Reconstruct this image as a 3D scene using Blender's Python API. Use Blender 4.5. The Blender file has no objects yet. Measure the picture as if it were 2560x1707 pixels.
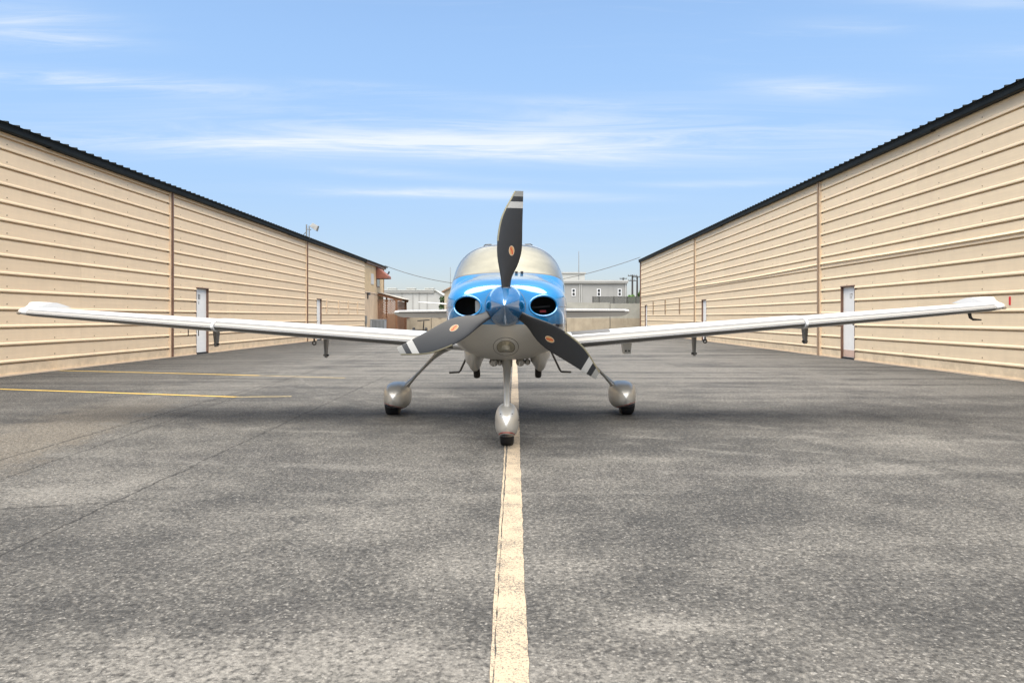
import bpy, bmesh, math, random
import numpy as np
from mathutils import Vector, Matrix
from mathutils.bvhtree import BVHTree

rnd = random.Random(7)
R = math.radians
scene = bpy.context.scene
COL = scene.collection

# ------------------------------------------------------------------ camera
F, CAMH, HOR = 1849.0, 1.2, 793.0            # focal length in px of a 2560 px wide frame
cam = bpy.data.cameras.new('camera')
cam.sensor_width = 36.0
cam.lens = 26.0
cam.shift_y = -60.5 / 2560
cam.clip_start, cam.clip_end = 0.05, 6000
camo = bpy.data.objects.new('camera', cam)
COL.objects.link(camo)
camo.location = (0, 0, CAMH)
camo.rotation_euler = (R(90), 0, 0)
scene.camera = camo

# ------------------------------------------------------------------ world, sun, exposure
SUN_EL, SUN_AZ = 72.0, 184.0                  # azimuth: 0 = +Y (away from the camera), clockwise
EXPOSURE = 1.54
SUN_POWER, SUN_ANGLE = 3.5, 88.0
SKY_STRENGTH = 0.052

world = bpy.data.worlds.new('World')
scene.world = world
world.use_nodes = True


class NT:
    """small helper round a node tree"""
    def __init__(self, tree):
        self.t = tree
        self.n = tree.nodes
        self.l = tree.links

    def new(self, kind, **kw):
        n = self.n.new(kind)
        for k, v in kw.items():
            setattr(n, k, v)
        return n

    def set(self, sock, v):
        if isinstance(v, bpy.types.NodeSocket):
            self.l.new(v, sock)
        elif v is not None:
            sock.default_value = v

    def math(self, op, a, b=None, c=None, clamp=False):
        n = self.new('ShaderNodeMath', operation=op, use_clamp=clamp)
        self.set(n.inputs[0], a)
        self.set(n.inputs[1], b)
        self.set(n.inputs[2], c)
        return n.outputs[0]

    def vmath(self, op, a, b=None):
        n = self.new('ShaderNodeVectorMath', operation=op)
        self.set(n.inputs[0], a)
        self.set(n.inputs[1], b)
        return n.outputs[0]

    def mix(self, f, a, b, blend='MIX'):
        n = self.new('ShaderNodeMix', data_type='RGBA', blend_type=blend)
        self.set(n.inputs[0], f)
        self.set(n.inputs[6], a)
        self.set(n.inputs[7], b)
        return n.outputs[2]

    def noise(self, vec, scale, detail=4, rough=0.55, dist=0.0):
        n = self.new('ShaderNodeTexNoise')
        self.set(n.inputs['Vector'], vec)
        n.inputs['Scale'].default_value = scale
        n.inputs['Detail'].default_value = detail
        n.inputs['Roughness'].default_value = rough
        n.inputs['Distortion'].default_value = dist
        return n.outputs['Fac']

    def ramp(self, v, lo, hi, a=0.0, b=1.0):
        n = self.new('ShaderNodeMapRange', interpolation_type='SMOOTHSTEP')
        self.set(n.inputs[0], v)
        n.inputs[1].default_value, n.inputs[2].default_value = lo, hi
        n.inputs[3].default_value, n.inputs[4].default_value = a, b
        return n.outputs[0]

    def mapping(self, vec, scale=(1, 1, 1), loc=(0, 0, 0), rot=(0, 0, 0)):
        n = self.new('ShaderNodeMapping')
        self.set(n.inputs[0], vec)
        n.inputs['Location'].default_value = loc
        n.inputs['Rotation'].default_value = rot
        n.inputs['Scale'].default_value = scale
        return n.outputs[0]

    def combine(self, x, y, z):
        n = self.new('ShaderNodeCombineXYZ')
        self.set(n.inputs[0], x); self.set(n.inputs[1], y); self.set(n.inputs[2], z)
        return n.outputs[0]

    def sep(self, v):
        n = self.new('ShaderNodeSeparateXYZ')
        self.set(n.inputs[0], v)
        return n.outputs


def build_world():
    w = NT(world.node_tree)
    w.n.clear()
    sky = w.new('ShaderNodeTexSky', sky_type='NISHITA', sun_disc=False)
    sky.sun_elevation = R(SUN_EL)
    sky.sun_rotation = R(SUN_AZ)
    sky.altitude = 100
    sky.air_density = 1.0
    sky.dust_density = 0.6
    sky.ozone_density = 1.6
    geo = w.new('ShaderNodeNewGeometry')
    d = w.vmath('SCALE', geo.outputs['Incoming']); d.node.inputs['Scale'].default_value = -1.0
    x, y, z = w.sep(d)
    ay = w.math('MAXIMUM', w.math('ABSOLUTE', y), 0.08)
    u = w.math('DIVIDE', x, ay)
    v = w.math('DIVIDE', z, ay)
    uv = w.combine(u, v, 0.0)
    # thin cirrus: fibrous noise drawn out sideways, gathered in drifts
    fib = w.noise(w.mapping(uv, (3.2, 44, 1), (3.1, 1.7, 0), (0, 0, R(-3))), 1.0, 7, 0.68, 0.9)
    soft = w.noise(w.mapping(uv, (1.4, 8, 1), (9.2, 4.0, 0)), 1.0, 4, 0.55, 0.3)
    total = None
    # u, v, half width, half height, tilt, strength
    for (cu, cv, hw, hh, tilt, st) in [
            (-0.08, 0.250, 0.42, 0.030, -0.04, 0.62), (0.02, 0.232, 0.22, 0.010, -0.03, 0.55), (0.30, 0.255, 0.30, 0.030, -0.05, 0.45),
            (-0.40, 0.235, 0.25, 0.018, -0.03, 0.55), (-0.12, 0.228, 0.40, 0.014, -0.02, 0.6),
            (-0.56, 0.318, 0.21, 0.013, -0.06, 0.95), (-0.66, 0.395, 0.11, 0.026, -0.06, 0.8),
            (-0.60, 0.372, 0.10, 0.008, -0.05, 0.5),
            (-0.07, 0.167, 0.20, 0.007, -0.025, 0.85), (-0.13, 0.192, 0.13, 0.006, -0.06, 0.4),
            (0.42, 0.308, 0.10, 0.014, -0.02, 0.75), (0.29, 0.181, 0.10, 0.005, 0.02, 0.5),
            (-0.19, 0.309, 0.10, 0.008, -0.06, 0.5), (0.05, 0.29, 0.12, 0.006, -0.04, 0.3),
            (0.62, 0.43, 0.14, 0.012, -0.03, 0.4), (0.70, 0.36, 0.10, 0.012, 0.0, 0.25),
            (0.45, 0.395, 0.08, 0.010, -0.02, 0.25)]:
        du = w.math('SUBTRACT', u, cu)
        dv = w.math('SUBTRACT', w.math('SUBTRACT', v, cv), w.math('MULTIPLY', du, tilt))
        q = w.math('ADD', w.math('POWER', w.math('ABSOLUTE', w.math('DIVIDE', du, hw)), 2.0),
                   w.math('POWER', w.math('ABSOLUTE', w.math('DIVIDE', dv, hh)), 2.0))
        g = w.math('MULTIPLY', w.math('EXPONENT', w.math('MULTIPLY', q, -1.0)), st)
        total = g if total is None else w.math('ADD', total, g)
    wisp = w.math('ADD', w.math('MULTIPLY', w.ramp(fib, 0.32, 0.72), 0.75), w.math('MULTIPLY', w.ramp(soft, 0.3, 0.7), 0.45))
    cloud = w.math('MULTIPLY', total, wisp, clamp=True)
    haze = w.math('MULTIPLY', w.ramp(fib, 0.48, 0.8), w.ramp(soft, 0.4, 0.7))
    cloud = w.math('ADD', w.math('MULTIPLY', cloud, 0.82), w.math('MULTIPLY', haze, 0.12), clamp=True)
    fill_veil = w.noise(w.mapping(d, (1.5, 3.5, 1.5), (4.0, 2.0, 1.0)), 1.6, 4, 0.55, 0.4)  # unseen cloud veil added above the view, lightens zenith reflections and walls
    cloud = w.math('ADD', cloud, w.math('MULTIPLY', w.math('MULTIPLY', w.ramp(z, 0.40, 0.75), w.ramp(fill_veil, 0.2, 0.75)), 0.70), clamp=True)
    cloud = w.math('MULTIPLY', cloud, w.ramp(z, 0.0, 0.06))
    tint = w.mix(1.0, sky.outputs[0], (1.0, 1.04, 1.10, 1), 'MULTIPLY')
    zen = w.ramp(z, 0.0, 0.40)
    tint = w.mix(1.0, tint, w.mix(zen, (0.79, 0.75, 0.82, 1), (1.62, 1.59, 1.46, 1)), 'MULTIPLY')
    white = w.mix(0.0, (6.3, 6.6, 6.8, 1), (6, 6, 6, 1))
    col = w.mix(cloud, tint, white)
    bg = w.new('ShaderNodeBackground')
    w.set(bg.inputs[0], col)
    bg.inputs[1].default_value = SKY_STRENGTH
    out = w.new('ShaderNodeOutputWorld')
    w.l.new(bg.outputs[0], out.inputs[0])


build_world()

sun = bpy.data.lights.new('sun', 'SUN')
sun.energy = SUN_POWER
sun.angle = R(SUN_ANGLE)
sun.color = (1.0, 0.93, 0.82)
suno = bpy.data.objects.new('sun', sun)
COL.objects.link(suno)
_d = Vector((math.sin(R(SUN_AZ)) * math.cos(R(SUN_EL)), math.cos(R(SUN_AZ)) * math.cos(R(SUN_EL)), math.sin(R(SUN_EL))))
suno.rotation_euler = _d.to_track_quat('Z', 'Y').to_euler()
suno.location = (0, -20, 40)

vs = scene.view_settings
vs.view_transform = 'Standard'
vs.look = 'None'
vs.exposure = EXPOSURE
vs.gamma = 1.0
vs.use_curve_mapping = False
scene.cycles.max_bounces = 6
scene.cycles.diffuse_bounces = 3
scene.cycles.glossy_bounces = 3
scene.cycles.transparent_max_bounces = 12
world.cycles.sampling_method = 'MANUAL'
world.cycles.sample_map_resolution = 512


# ------------------------------------------------------------------ helpers
def P(px, py, Y):
    """point at depth Y seen at pixel px, py of the 2560 px photograph"""
    return Vector(((px - 1280) * Y / F, Y, CAMH - (py - HOR) * Y / F))


class MB:
    def __init__(self):
        self.v, self.f, self.m = [], [], []

    def add(self, verts, faces, mi=0):
        o = len(self.v)
        self.v += [tuple(p) for p in verts]
        self.f += [tuple(i + o for i in f) for f in faces]
        self.m += [mi] * len(faces)
        return self

    def box(self, x0, x1, y0, y1, z0, z1, mi=0):
        vs_ = [(x, y, z) for x in (x0, x1) for y in (y0, y1) for z in (z0, z1)]
        return self.add(vs_, [(0, 1, 3, 2), (4, 6, 7, 5), (0, 4, 5, 1), (2, 3, 7, 6), (0, 2, 6, 4), (1, 5, 7, 3)], mi)

    def obox(self, c, ax, ay, az, mi=0):
        c, ax, ay, az = Vector(c), Vector(ax), Vector(ay), Vector(az)
        vs_ = [c + sx * ax + sy * ay + sz * az for sx in (-1, 1) for sy in (-1, 1) for sz in (-1, 1)]
        return self.add(vs_, [(0, 1, 3, 2), (4, 6, 7, 5), (0, 4, 5, 1), (2, 3, 7, 6), (0, 2, 6, 4), (1, 5, 7, 3)], mi)

    def bar(self, a, b, w, h=None, mi=0, up=(0, 0, 1)):
        a, b = Vector(a), Vector(b)
        h = w if h is None else h
        d = b - a
        s = d.cross(Vector(up))
        if s.length < 1e-6:
            s = d.cross(Vector((1, 0, 0)))
        s.normalize()
        t = s.cross(d).normalized()
        return self.obox((a + b) / 2, d / 2, s * w / 2, t * h / 2, mi)

    def tube(self, pts, rad, n=10, mi=0, caps=True, flat=1.0):
        pts = [Vector(p) for p in pts]
        rads = rad if isinstance(rad, (list, tuple)) else [rad] * len(pts)
        rings = []
        prev = None
        for i, p in enumerate(pts):
            t = (pts[min(i + 1, len(pts) - 1)] - pts[max(i - 1, 0)]).normalized()
            if prev is None:
                s = t.cross(Vector((0, 1, 0)))
                if s.length < 0.1:
                    s = t.cross(Vector((1, 0, 0)))
            else:
                s = prev - t * prev.dot(t)
            s.normalize()
            prev = s
            b = t.cross(s)
            rings.append([p + (s * math.cos(2 * math.pi * k / n) * flat + b * math.sin(2 * math.pi * k / n)) * rads[i] for k in range(n)])
        return self.loft(rings, True, caps, mi)

    def loft(self, rings, closed=True, caps=False, mi=0):
        n = len(rings[0])
        vs_ = [p for r in rings for p in r]
        fs = []
        for i in range(len(rings) - 1):
            for k in range(n if closed else n - 1):
                a, b = i * n + k, i * n + (k + 1) % n
                fs.append((a, b, b + n, a + n))
        if caps:
            fs.append(tuple(reversed(range(n))))
            fs.append(tuple((len(rings) - 1) * n + k for k in range(n)))
        return self.add(vs_, fs, mi)

    def mesh(self, name, mats, smooth=False, fix=True):
        me = bpy.data.meshes.new(name)
        me.from_pydata(self.v, [], self.f)
        for m in (mats if isinstance(mats, (list, tuple)) else [mats]):
            me.materials.append(m)
        me.polygons.foreach_set('material_index', self.m)
        if fix:
            bm = bmesh.new(); bm.from_mesh(me)
            bmesh.ops.recalc_face_normals(bm, faces=bm.faces)
            bm.to_mesh(me); bm.free()
        if smooth:
            me.polygons.foreach_set('use_smooth', [True] * len(me.polygons))
            if smooth != 'all':
                me.set_sharp_from_angle(angle=R(40))
        me.update()
        return me

    def build(self, name, mats, parent=None, smooth=False, fix=True, **kw):
        return link(name, self.mesh(name, mats, smooth, fix), parent, **kw)


def link(name, data, parent=None, loc=None, rot=None, kind=None):
    o = bpy.data.objects.new(name, data)
    COL.objects.link(o)
    o.parent = parent
    if loc is not None:
        o.location = loc
    if rot is not None:
        o.rotation_euler = rot
    if kind:
        o['kind'] = kind
    return o


def tag(o, label, cat, group=None):
    o['label'] = label
    o['category'] = cat
    if group:
        o['group'] = group
    return o


def thing(name, label, cat, loc=(0, 0, 0), rot=(0, 0, 0), group=None):
    return tag(link(name, None, None, loc, rot), label, cat, group)


def structure(o):
    o['kind'] = 'structure'
    return o


def text_mesh(body, size, mat, bold=0.0):
    c = bpy.data.curves.new('text', 'FONT')
    c.body = body
    c.size = size
    c.align_x = 'CENTER'
    c.align_y = 'CENTER'
    c.offset = bold
    c.extrude = 0.002
    o = bpy.data.objects.new('text', c)
    COL.objects.link(o)
    me = bpy.data.meshes.new_from_object(o.evaluated_get(bpy.context.evaluated_depsgraph_get()))
    bpy.data.objects.remove(o)
    bpy.data.curves.remove(c)
    me.materials.clear()
    me.materials.append(mat)
    return me


# ------------------------------------------------------------------ materials
def mat(name, col, rough=0.5, metal=0.0, coat=0.0, coat_rough=0.05, var=0.0, vscale=3.0, vmap=(1, 1, 1), bump=0.0, bscale=40.0, spec=0.5, fleck=None):
    m = bpy.data.materials.new(name)
    m.use_nodes = True
    t = NT(m.node_tree)
    b = t.n['Principled BSDF']
    b.inputs['Base Color'].default_value = (*col, 1)
    b.inputs['Roughness'].default_value = rough
    b.inputs['Metallic'].default_value = metal
    b.inputs['Specular IOR Level'].default_value = spec
    b.inputs['Coat Weight'].default_value = coat
    b.inputs['Coat Roughness'].default_value = coat_rough
    pos = t.new('ShaderNodeTexCoord').outputs['Object']
    if var:
        n = t.noise(t.mapping(pos, vmap), vscale, 5, 0.6)
        lo = tuple(c * (1 - var) for c in col) + (1,)
        hi = tuple(min(1, c * (1 + var)) for c in col) + (1,)
        t.set(b.inputs['Base Color'], t.mix(t.ramp(n, 0.25, 0.75), lo, hi))
    if bump:
        bn = t.new('ShaderNodeBump')
        bn.inputs['Strength'].default_value = bump
        bn.inputs['Distance'].default_value = 0.01
        t.set(bn.inputs['Height'], t.noise(pos, bscale, 5, 0.6))
        t.set(b.inputs['Normal'], bn.outputs[0])
    return m


def siding_mat(name, col):
    """painted rib-panel sheet: fine rolled lines, chalky streaks, runs of dirt"""
    m = bpy.data.materials.new(name)
    m.use_nodes = True
    t = NT(m.node_tree)
    b = t.n['Principled BSDF']
    pos = t.new('ShaderNodeTexCoord').outputs['Object']
    info = t.new('ShaderNodeObjectInfo')
    off = t.combine(0.0, t.math('MULTIPLY', info.outputs['Random'], 37.0), t.math('MULTIPLY', info.outputs['Random'], 19.0))
    p2 = t.vmath('ADD', pos, off)
    a = t.noise(t.mapping(p2, (1, 0.25, 7)), 1.6, 4, 0.65)
    c = t.noise(t.mapping(p2, (1, 2.5, 0.35)), 1.2, 4, 0.65)
    e = t.noise(t.mapping(p2, (1, 0.12, 40)), 1.0, 3, 0.6)
    lo = tuple(x * 0.94 for x in col) + (1,)
    hi = tuple(min(1, x * 1.04) for x in col) + (1,)
    f = t.math('ADD', t.math('MULTIPLY', a, 0.45), t.math('ADD', t.math('MULTIPLY', c, 0.35), t.math('MULTIPLY', e, 0.2)))
    base = t.mix(t.ramp(f, 0.35, 0.65), lo, hi)
    shade = t.math('ADD', 0.96, t.math('MULTIPLY', info.outputs['Random'], 0.07))
    base = t.mix(1.0, base, t.combine(shade, shade, shade), 'MULTIPLY')
    gx, gy, gz = t.sep(t.new('ShaderNodeNewGeometry').outputs['Position'])
    grime = t.math('MULTIPLY', t.ramp(gz, 0.55, 0.0), t.ramp(t.noise(pos, 3.0, 5, 0.7), 0.35, 0.7))
    base = t.mix(t.math('MULTIPLY', grime, 0.35), base, (0.26, 0.19, 0.12, 1))
    t.set(b.inputs['Base Color'], base)
    b.inputs['Roughness'].default_value = 0.55
    b.inputs['Specular IOR Level'].default_value = 0.35
    # oil-canning plus two faint stiffener lines
    px, py, pz = t.sep(pos)
    wav = t.noise(t.mapping(pos, (1, 0.4, 3)), 1.0, 1, 0.5)
    ln = t.math('SINE', t.math('MULTIPLY', pz, 2 * math.pi / 0.06))
    hgt = t.math('ADD', t.math('MULTIPLY', wav, 0.6), t.math('MULTIPLY', t.math('POWER', t.math('ABSOLUTE', ln), 6.0), 0.02))
    bn = t.new('ShaderNodeBump')
    bn.inputs['Strength'].default_value = 0.5
    bn.inputs['Distance'].default_value = 0.02
    t.set(bn.inputs['Height'], hgt)
    t.set(b.inputs['Normal'], bn.outputs[0])
    return m


def asphalt_mat():
    m = bpy.data.materials.new('asphalt')
    m.use_nodes = True
    t = NT(m.node_tree)
    b = t.n['Principled BSDF']
    pos = t.new('ShaderNodeNewGeometry').outputs['Position']
    x, y, z = t.sep(pos)
    big = t.noise(t.mapping(pos, (0.9, 0.75, 1), (3.0, 1.0, 0)), 0.55, 4, 0.62, 0.4)
    mid = t.noise(pos, 1.9, 4, 0.72, 0.2)
    sweep = t.noise(t.mapping(pos, (0.16, 1.6, 1), (0, 0, 0), (0, 0, R(6))), 1.1, 4, 0.6, 0.5)
    f = t.math('ADD', t.math('MULTIPLY', big, 0.45), t.math('ADD', t.math('MULTIPLY', mid, 0.40), t.math('MULTIPLY', sweep, 0.15)))
    fy = t.ramp(y, 9.0, 15.0)
    far = t.math('ADD', t.math('MULTIPLY', fy, 0.085), t.math('MULTIPLY', fy, t.math('MULTIPLY', t.math('SUBTRACT', sweep, 0.5), 0.9)))
    patch = None
    for (cx, cy, rx, ry, st) in [(-0.85, 2.55, 0.85, 0.26, 0.26), (0.62, 2.88, 0.22, 0.09, 0.22), (0.45, 2.50, 0.30, 0.10, 0.10), (-3.0, 5.1, 0.7, 0.35, 0.10), (-1.2, 4.4, 0.8, 0.4, 0.06),
                                 (1.0, 6.25, 0.7, 0.14, 0.09), (2.9, 5.9, 0.8, 0.22, 0.12), (3.8, 7.1, 0.9, 0.25, 0.10), (4.2, 5.0, 0.5, 0.25, 0.10), (3.2, 3.9, 0.4, 0.2, 0.10), (2.2, 3.5, 0.5, 0.2, 0.07), (0.25, 3.6, 0.25, 0.25, 0.07), (-0.3, 3.5, 0.3, 0.3, 0.06)]:
        q = t.math('ADD', t.math('POWER', t.math('ABSOLUTE', t.math('DIVIDE', t.math('SUBTRACT', x, cx), rx)), 2.0), t.math('POWER', t.math('ABSOLUTE', t.math('DIVIDE', t.math('SUBTRACT', y, cy), ry)), 2.0))
        g = t.math('MULTIPLY', t.math('EXPONENT', t.math('MULTIPLY', q, -1.0)), st)
        patch = g if patch is None else t.math('ADD', patch, g)
    f = t.math('ADD', f, t.math('MULTIPLY', patch, t.math('ADD', 0.3, t.math('MULTIPLY', mid, 1.4))))
    light = t.ramp(t.math('ADD', f, far), 0.38, 0.70)
    base = t.mix(light, (0.040, 0.0392, 0.0375, 1), (0.118, 0.112, 0.101, 1))
    # dark fresh-sealed strip along the left hangar
    seal = t.math('MULTIPLY', t.ramp(t.math('ADD', x, t.math('MULTIPLY', t.math('SUBTRACT', mid, 0.5), 3.0)), -5.0, -6.6), t.ramp(y, 9.5, 11.0))
    base = t.mix(t.math('MULTIPLY', seal, 0.65), base, (0.0245, 0.0238, 0.0230, 1))
    # sandy worn drift beside the paving joint
    sx = t.math('ADD', x, t.math('ADD', t.math('MULTIPLY', y, 0.15), t.math('MULTIPLY', t.math('SUBTRACT', mid, 0.5), 1.6)))
    sand = t.math('MULTIPLY', t.math('MULTIPLY', t.ramp(sx, -4.6, -3.9), t.ramp(sx, -2.9, -3.3)), t.math('MULTIPLY', t.ramp(y, 4.5, 6.5), t.ramp(y, 12.0, 9.0)))
    base = t.mix(t.math('MULTIPLY', sand, 0.6), base, (0.1368, 0.1166, 0.0900, 1))
    # stones of the aggregate, more laid bare where the binder is worn
    vo = t.new('ShaderNodeTexVoronoi', feature='F1')
    t.set(vo.inputs['Vector'], pos)
    vo.inputs['Scale'].default_value = 88
    r_, g_, b_ = t.sep(vo.outputs['Color'])
    near = t.ramp(vo.outputs['Distance'], 0.62, 0.30)
    grain = t.noise(pos, 30, 4, 0.85)
    bare = t.math('ADD', t.math('MULTIPLY', light, 0.42), t.math('MULTIPLY', t.ramp(grain, 0.35, 0.65), 0.42))
    stone = t.math('MULTIPLY', near, t.math('LESS_THAN', r_, bare))
    stone2 = t.ramp(grain, 0.52, 0.62)
    base = t.mix(t.math('MULTIPLY', stone2, t.math('ADD', 0.30, t.math('MULTIPLY', light, 0.55))), base, (0.225, 0.21, 0.185, 1))
    base = t.mix(t.math('MULTIPLY', t.ramp(grain, 0.48, 0.38), 0.65), base, (0.016, 0.0155, 0.015, 1))
    scol = t.mix(g_, (0.0828, 0.0756, 0.0662, 1), (0.2160, 0.2052, 0.1872, 1))
    base = t.mix(t.math('MULTIPLY', stone, 0.72), base, scol)
    salt = t.math('ADD', 0.60, t.math('MULTIPLY', b_, 0.85))
    base = t.mix(1.0, base, t.combine(salt, salt, salt), 'MULTIPLY')
    chalk = t.math('MULTIPLY', t.math('MULTIPLY', patch, 3.6), t.ramp(t.math('ADD', t.math('MULTIPLY', grain, 0.7), t.math('MULTIPLY', mid, 0.3)), 0.42, 0.58), clamp=True)
    base = t.mix(t.math('MULTIPLY', chalk, 0.85), base, (0.235, 0.222, 0.20, 1))
    pits = t.ramp(t.noise(pos, 120, 2, 0.7), 0.50, 0.66)
    base = t.mix(t.math('MULTIPLY', pits, 0.60), base, (0.017, 0.0165, 0.016, 1))
    # paving joints and cracks
    wob = t.math('MULTIPLY', t.math('SUBTRACT', t.noise(pos, 3.0, 5, 0.8), 0.5), 0.14)
    brk = t.ramp(t.noise(pos, 4.0, 3, 0.7), 0.28, 0.42)
    crack = None
    for (cx, slope, wid, y0, y1) in [(-2.58, 0.0, 0.010, 0.0, 16.0), (-3.45, -0.062, 0.008, 4.0, 60.0), (-4.25, -0.01, 0.012, 4.5, 30), (3.9, 0.01, 0.006, 14.0, 50.0)]:
        dx = t.math('ABSOLUTE', t.math('ADD', t.math('SUBTRACT', t.math('SUBTRACT', x, cx), t.math('MULTIPLY', y, slope)), wob))
        g = t.math('MULTIPLY', t.math('MULTIPLY', t.ramp(dx, wid * 1.5, wid * 0.3), brk), t.math('MULTIPLY', t.ramp(y, y0, y0 + 0.5), t.ramp(y, y1, y1 - 2)))
        crack = g if crack is None else t.math('MAXIMUM', crack, g)
    wob2 = t.math('MULTIPLY', t.math('SUBTRACT', t.noise(pos, 2.4, 6, 0.8), 0.5), 0.30)
    dy = t.math('ABSOLUTE', t.math('ADD', t.math('SUBTRACT', t.math('SUBTRACT', y, 4.62), t.math('MULTIPLY', t.math('ADD', x, 3.2), 0.30)), wob2))
    g = t.math('MULTIPLY', t.ramp(dy, 0.022, 0.006), t.math('MULTIPLY', t.ramp(x, -2.2, -2.7), t.ramp(t.noise(pos, 3.0, 3, 0.6), 0.36, 0.5)))
    crack = t.math('MAXIMUM', crack, g)
    base = t.mix(t.math('MULTIPLY', crack, 0.85), base, (0.012, 0.0115, 0.011, 1))
    # tyre scuffs: arcs swung round two far points
    for (ax, ay_, rad, wd) in [(9.0, 19.0, 12.6, 0.12), (9.0, 19.0, 14.3, 0.10), (9.0, 19.0, 13.9, 0.05), (-9.0, 30.0, 16.0, 0.12), (2.0, 30.0, 22.6, 0.12), (2.0, 30.0, 24.3, 0.12), (-1.0, 26.0, 21.0, 0.08)]:
        dd = t.math('SQRT', t.math('ADD', t.math('POWER', t.math('SUBTRACT', x, ax), 2.0), t.math('POWER', t.math('SUBTRACT', y, ay_), 2.0)))
        k = t.ramp(t.math('ABSOLUTE', t.math('SUBTRACT', dd, rad)), wd, wd * 0.3)
        k = t.math('MULTIPLY', k, t.ramp(mid, 0.40, 0.62))
        base = t.mix(t.math('MULTIPLY', k, t.math('MULTIPLY', t.ramp(grain, 0.40, 0.56), 0.60)), base, (0.15, 0.143, 0.13, 1))
    t.set(b.inputs['Base Color'], base)
    b.inputs['Roughness'].default_value = 0.82
    b.inputs['Specular IOR Level'].default_value = 0.35
    h = t.noise(pos, 70, 2, 0.8)
    bn = t.new('ShaderNodeBump')
    bn.inputs['Strength'].default_value = 0.8
    bn.inputs['Distance'].default_value = 0.012
    t.set(bn.inputs['Height'], h)
    t.set(b.inputs['Normal'], bn.outputs[0])
    return m


def paint_mat(name, col, wear=0.42):
    """road paint worn through to the asphalt"""
    m = bpy.data.materials.new(name)
    m.use_nodes = True
    t = NT(m.node_tree)
    b = t.n['Principled BSDF']
    pos = t.new('ShaderNodeNewGeometry').outputs['Position']
    n = t.math('ADD', t.math('MULTIPLY', t.noise(pos, 130, 3, 0.7), 0.7), t.math('MULTIPLY', t.noise(pos, 5, 4, 0.6), 0.3))
    w = t.ramp(n, wear - 0.03, wear + 0.05)
    tone = t.noise(pos, 2.5, 5, 0.6)
    c = t.mix(tone, tuple(k * 0.85 for k in col) + (1,), tuple(min(1, k * 1.1) for k in col) + (1,))
    t.set(b.inputs['Base Color'], t.mix(w, (0.12, 0.105, 0.085, 1), c))
    b.inputs['Roughness'].default_value = 0.7
    bn = t.new('ShaderNodeBump')
    bn.inputs['Strength'].default_value = 0.5
    bn.inputs['Distance'].default_value = 0.004
    t.set(bn.inputs['Height'], t.noise(pos, 90, 4, 0.7))
    t.set(b.inputs['Normal'], bn.outputs[0])
    return m


def concrete_mat(name, col, stain):
    m = bpy.data.materials.new(name)
    m.use_nodes = True
    t = NT(m.node_tree)
    b = t.n['Principled BSDF']
    pos = t.new('ShaderNodeNewGeometry').outputs['Position']
    a = t.noise(pos, 0.9, 6, 0.7)
    d = t.noise(t.mapping(pos, (3, 3, 0.5)), 1.0, 5, 0.65)
    c = t.mix(t.ramp(a, 0.35, 0.7), tuple(k * 0.85 for k in col) + (1,), tuple(k * 1.1 for k in col) + (1,))
    c = t.mix(t.math('MULTIPLY', t.ramp(d, 0.52, 0.75), 0.5), c, (*stain, 1))
    t.set(b.inputs['Base Color'], c)
    b.inputs['Roughness'].default_value = 0.9
    bn = t.new('ShaderNodeBump')
    bn.inputs['Strength'].default_value = 0.4
    t.set(bn.inputs['Height'], t.noise(pos, 12, 5, 0.7))
    t.set(b.inputs['Normal'], bn.outputs[0])
    return m


def foliage_mat(name, a, c):
    m = bpy.data.materials.new(name)
    m.use_nodes = True
    t = NT(m.node_tree)
    b = t.n['Principled BSDF']
    pos = t.new('ShaderNodeNewGeometry').outputs['Position']
    t.set(b.inputs['Base Color'], t.mix(t.noise(pos, 2.5, 4, 0.6), (*a, 1), (*c, 1)))
    b.inputs['Roughness'].default_value = 0.7
    b.inputs['Subsurface Weight'].default_value = 0.0
    return m


def glass_mat(name, tint, refl_rough=0.02):
    m = bpy.data.materials.new(name)
    m.use_nodes = True
    t = NT(m.node_tree)
    t.n.clear()
    tr = t.new('ShaderNodeBsdfTransparent')
    tr.inputs[0].default_value = (*tint, 1)
    gl = t.new('ShaderNodeBsdfGlossy')
    gl.inputs['Color'].default_value = (1, 1, 1, 1)
    gl.inputs['Roughness'].default_value = refl_rough
    fr = t.new('ShaderNodeFresnel')
    fr.inputs[0].default_value = 1.32
    mx = t.new('ShaderNodeMixShader')
    t.l.new(fr.outputs[0], mx.inputs[0])
    t.l.new(tr.outputs[0], mx.inputs[1])
    t.l.new(gl.outputs[0], mx.inputs[2])
    out = t.new('ShaderNodeOutputMaterial')
    t.l.new(mx.outputs[0], out.inputs[0])
    return m


def mesh_screen_mat(name, col, alpha):
    m = mat(name, col, 0.8)
    m.node_tree.nodes['Principled BSDF'].inputs['Alpha'].default_value = alpha
    return m


M = {}
M['asphalt'] = asphalt_mat()
M['centre_paint'] = paint_mat('centre_paint', (0.37, 0.295, 0.205), 0.455)
M['yellow_paint'] = paint_mat('yellow_paint', (0.50, 0.33, 0.06), 0.40)
M['yellow_worn'] = paint_mat('yellow_worn', (0.40, 0.31, 0.14), 0.47)
M['tan'] = siding_mat('tan_siding', (0.80, 0.615, 0.41))
M['tan_r'] = siding_mat('tan_siding_pale', (0.81, 0.642, 0.435))
M['tan_trim'] = mat('tan_trim', (0.72, 0.55, 0.38), 0.5, var=0.08)
M['charcoal'] = mat('charcoal_trim', (0.0125, 0.0155, 0.0155), 0.7, var=0.25, vscale=2, bump=0.1, spec=0.2)
M['brown'] = mat('brown_trim', (0.16, 0.085, 0.055), 0.5, var=0.15)
M['post_tan'] = mat('post_tan', (0.30, 0.215, 0.145), 0.6, var=0.1)
M['door_white'] = mat('door_white', (0.84, 0.82, 0.78), 0.45, var=0.04, vscale=2)
M['dark'] = mat('dark_void', (0.012, 0.012, 0.013), 0.7)
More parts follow.
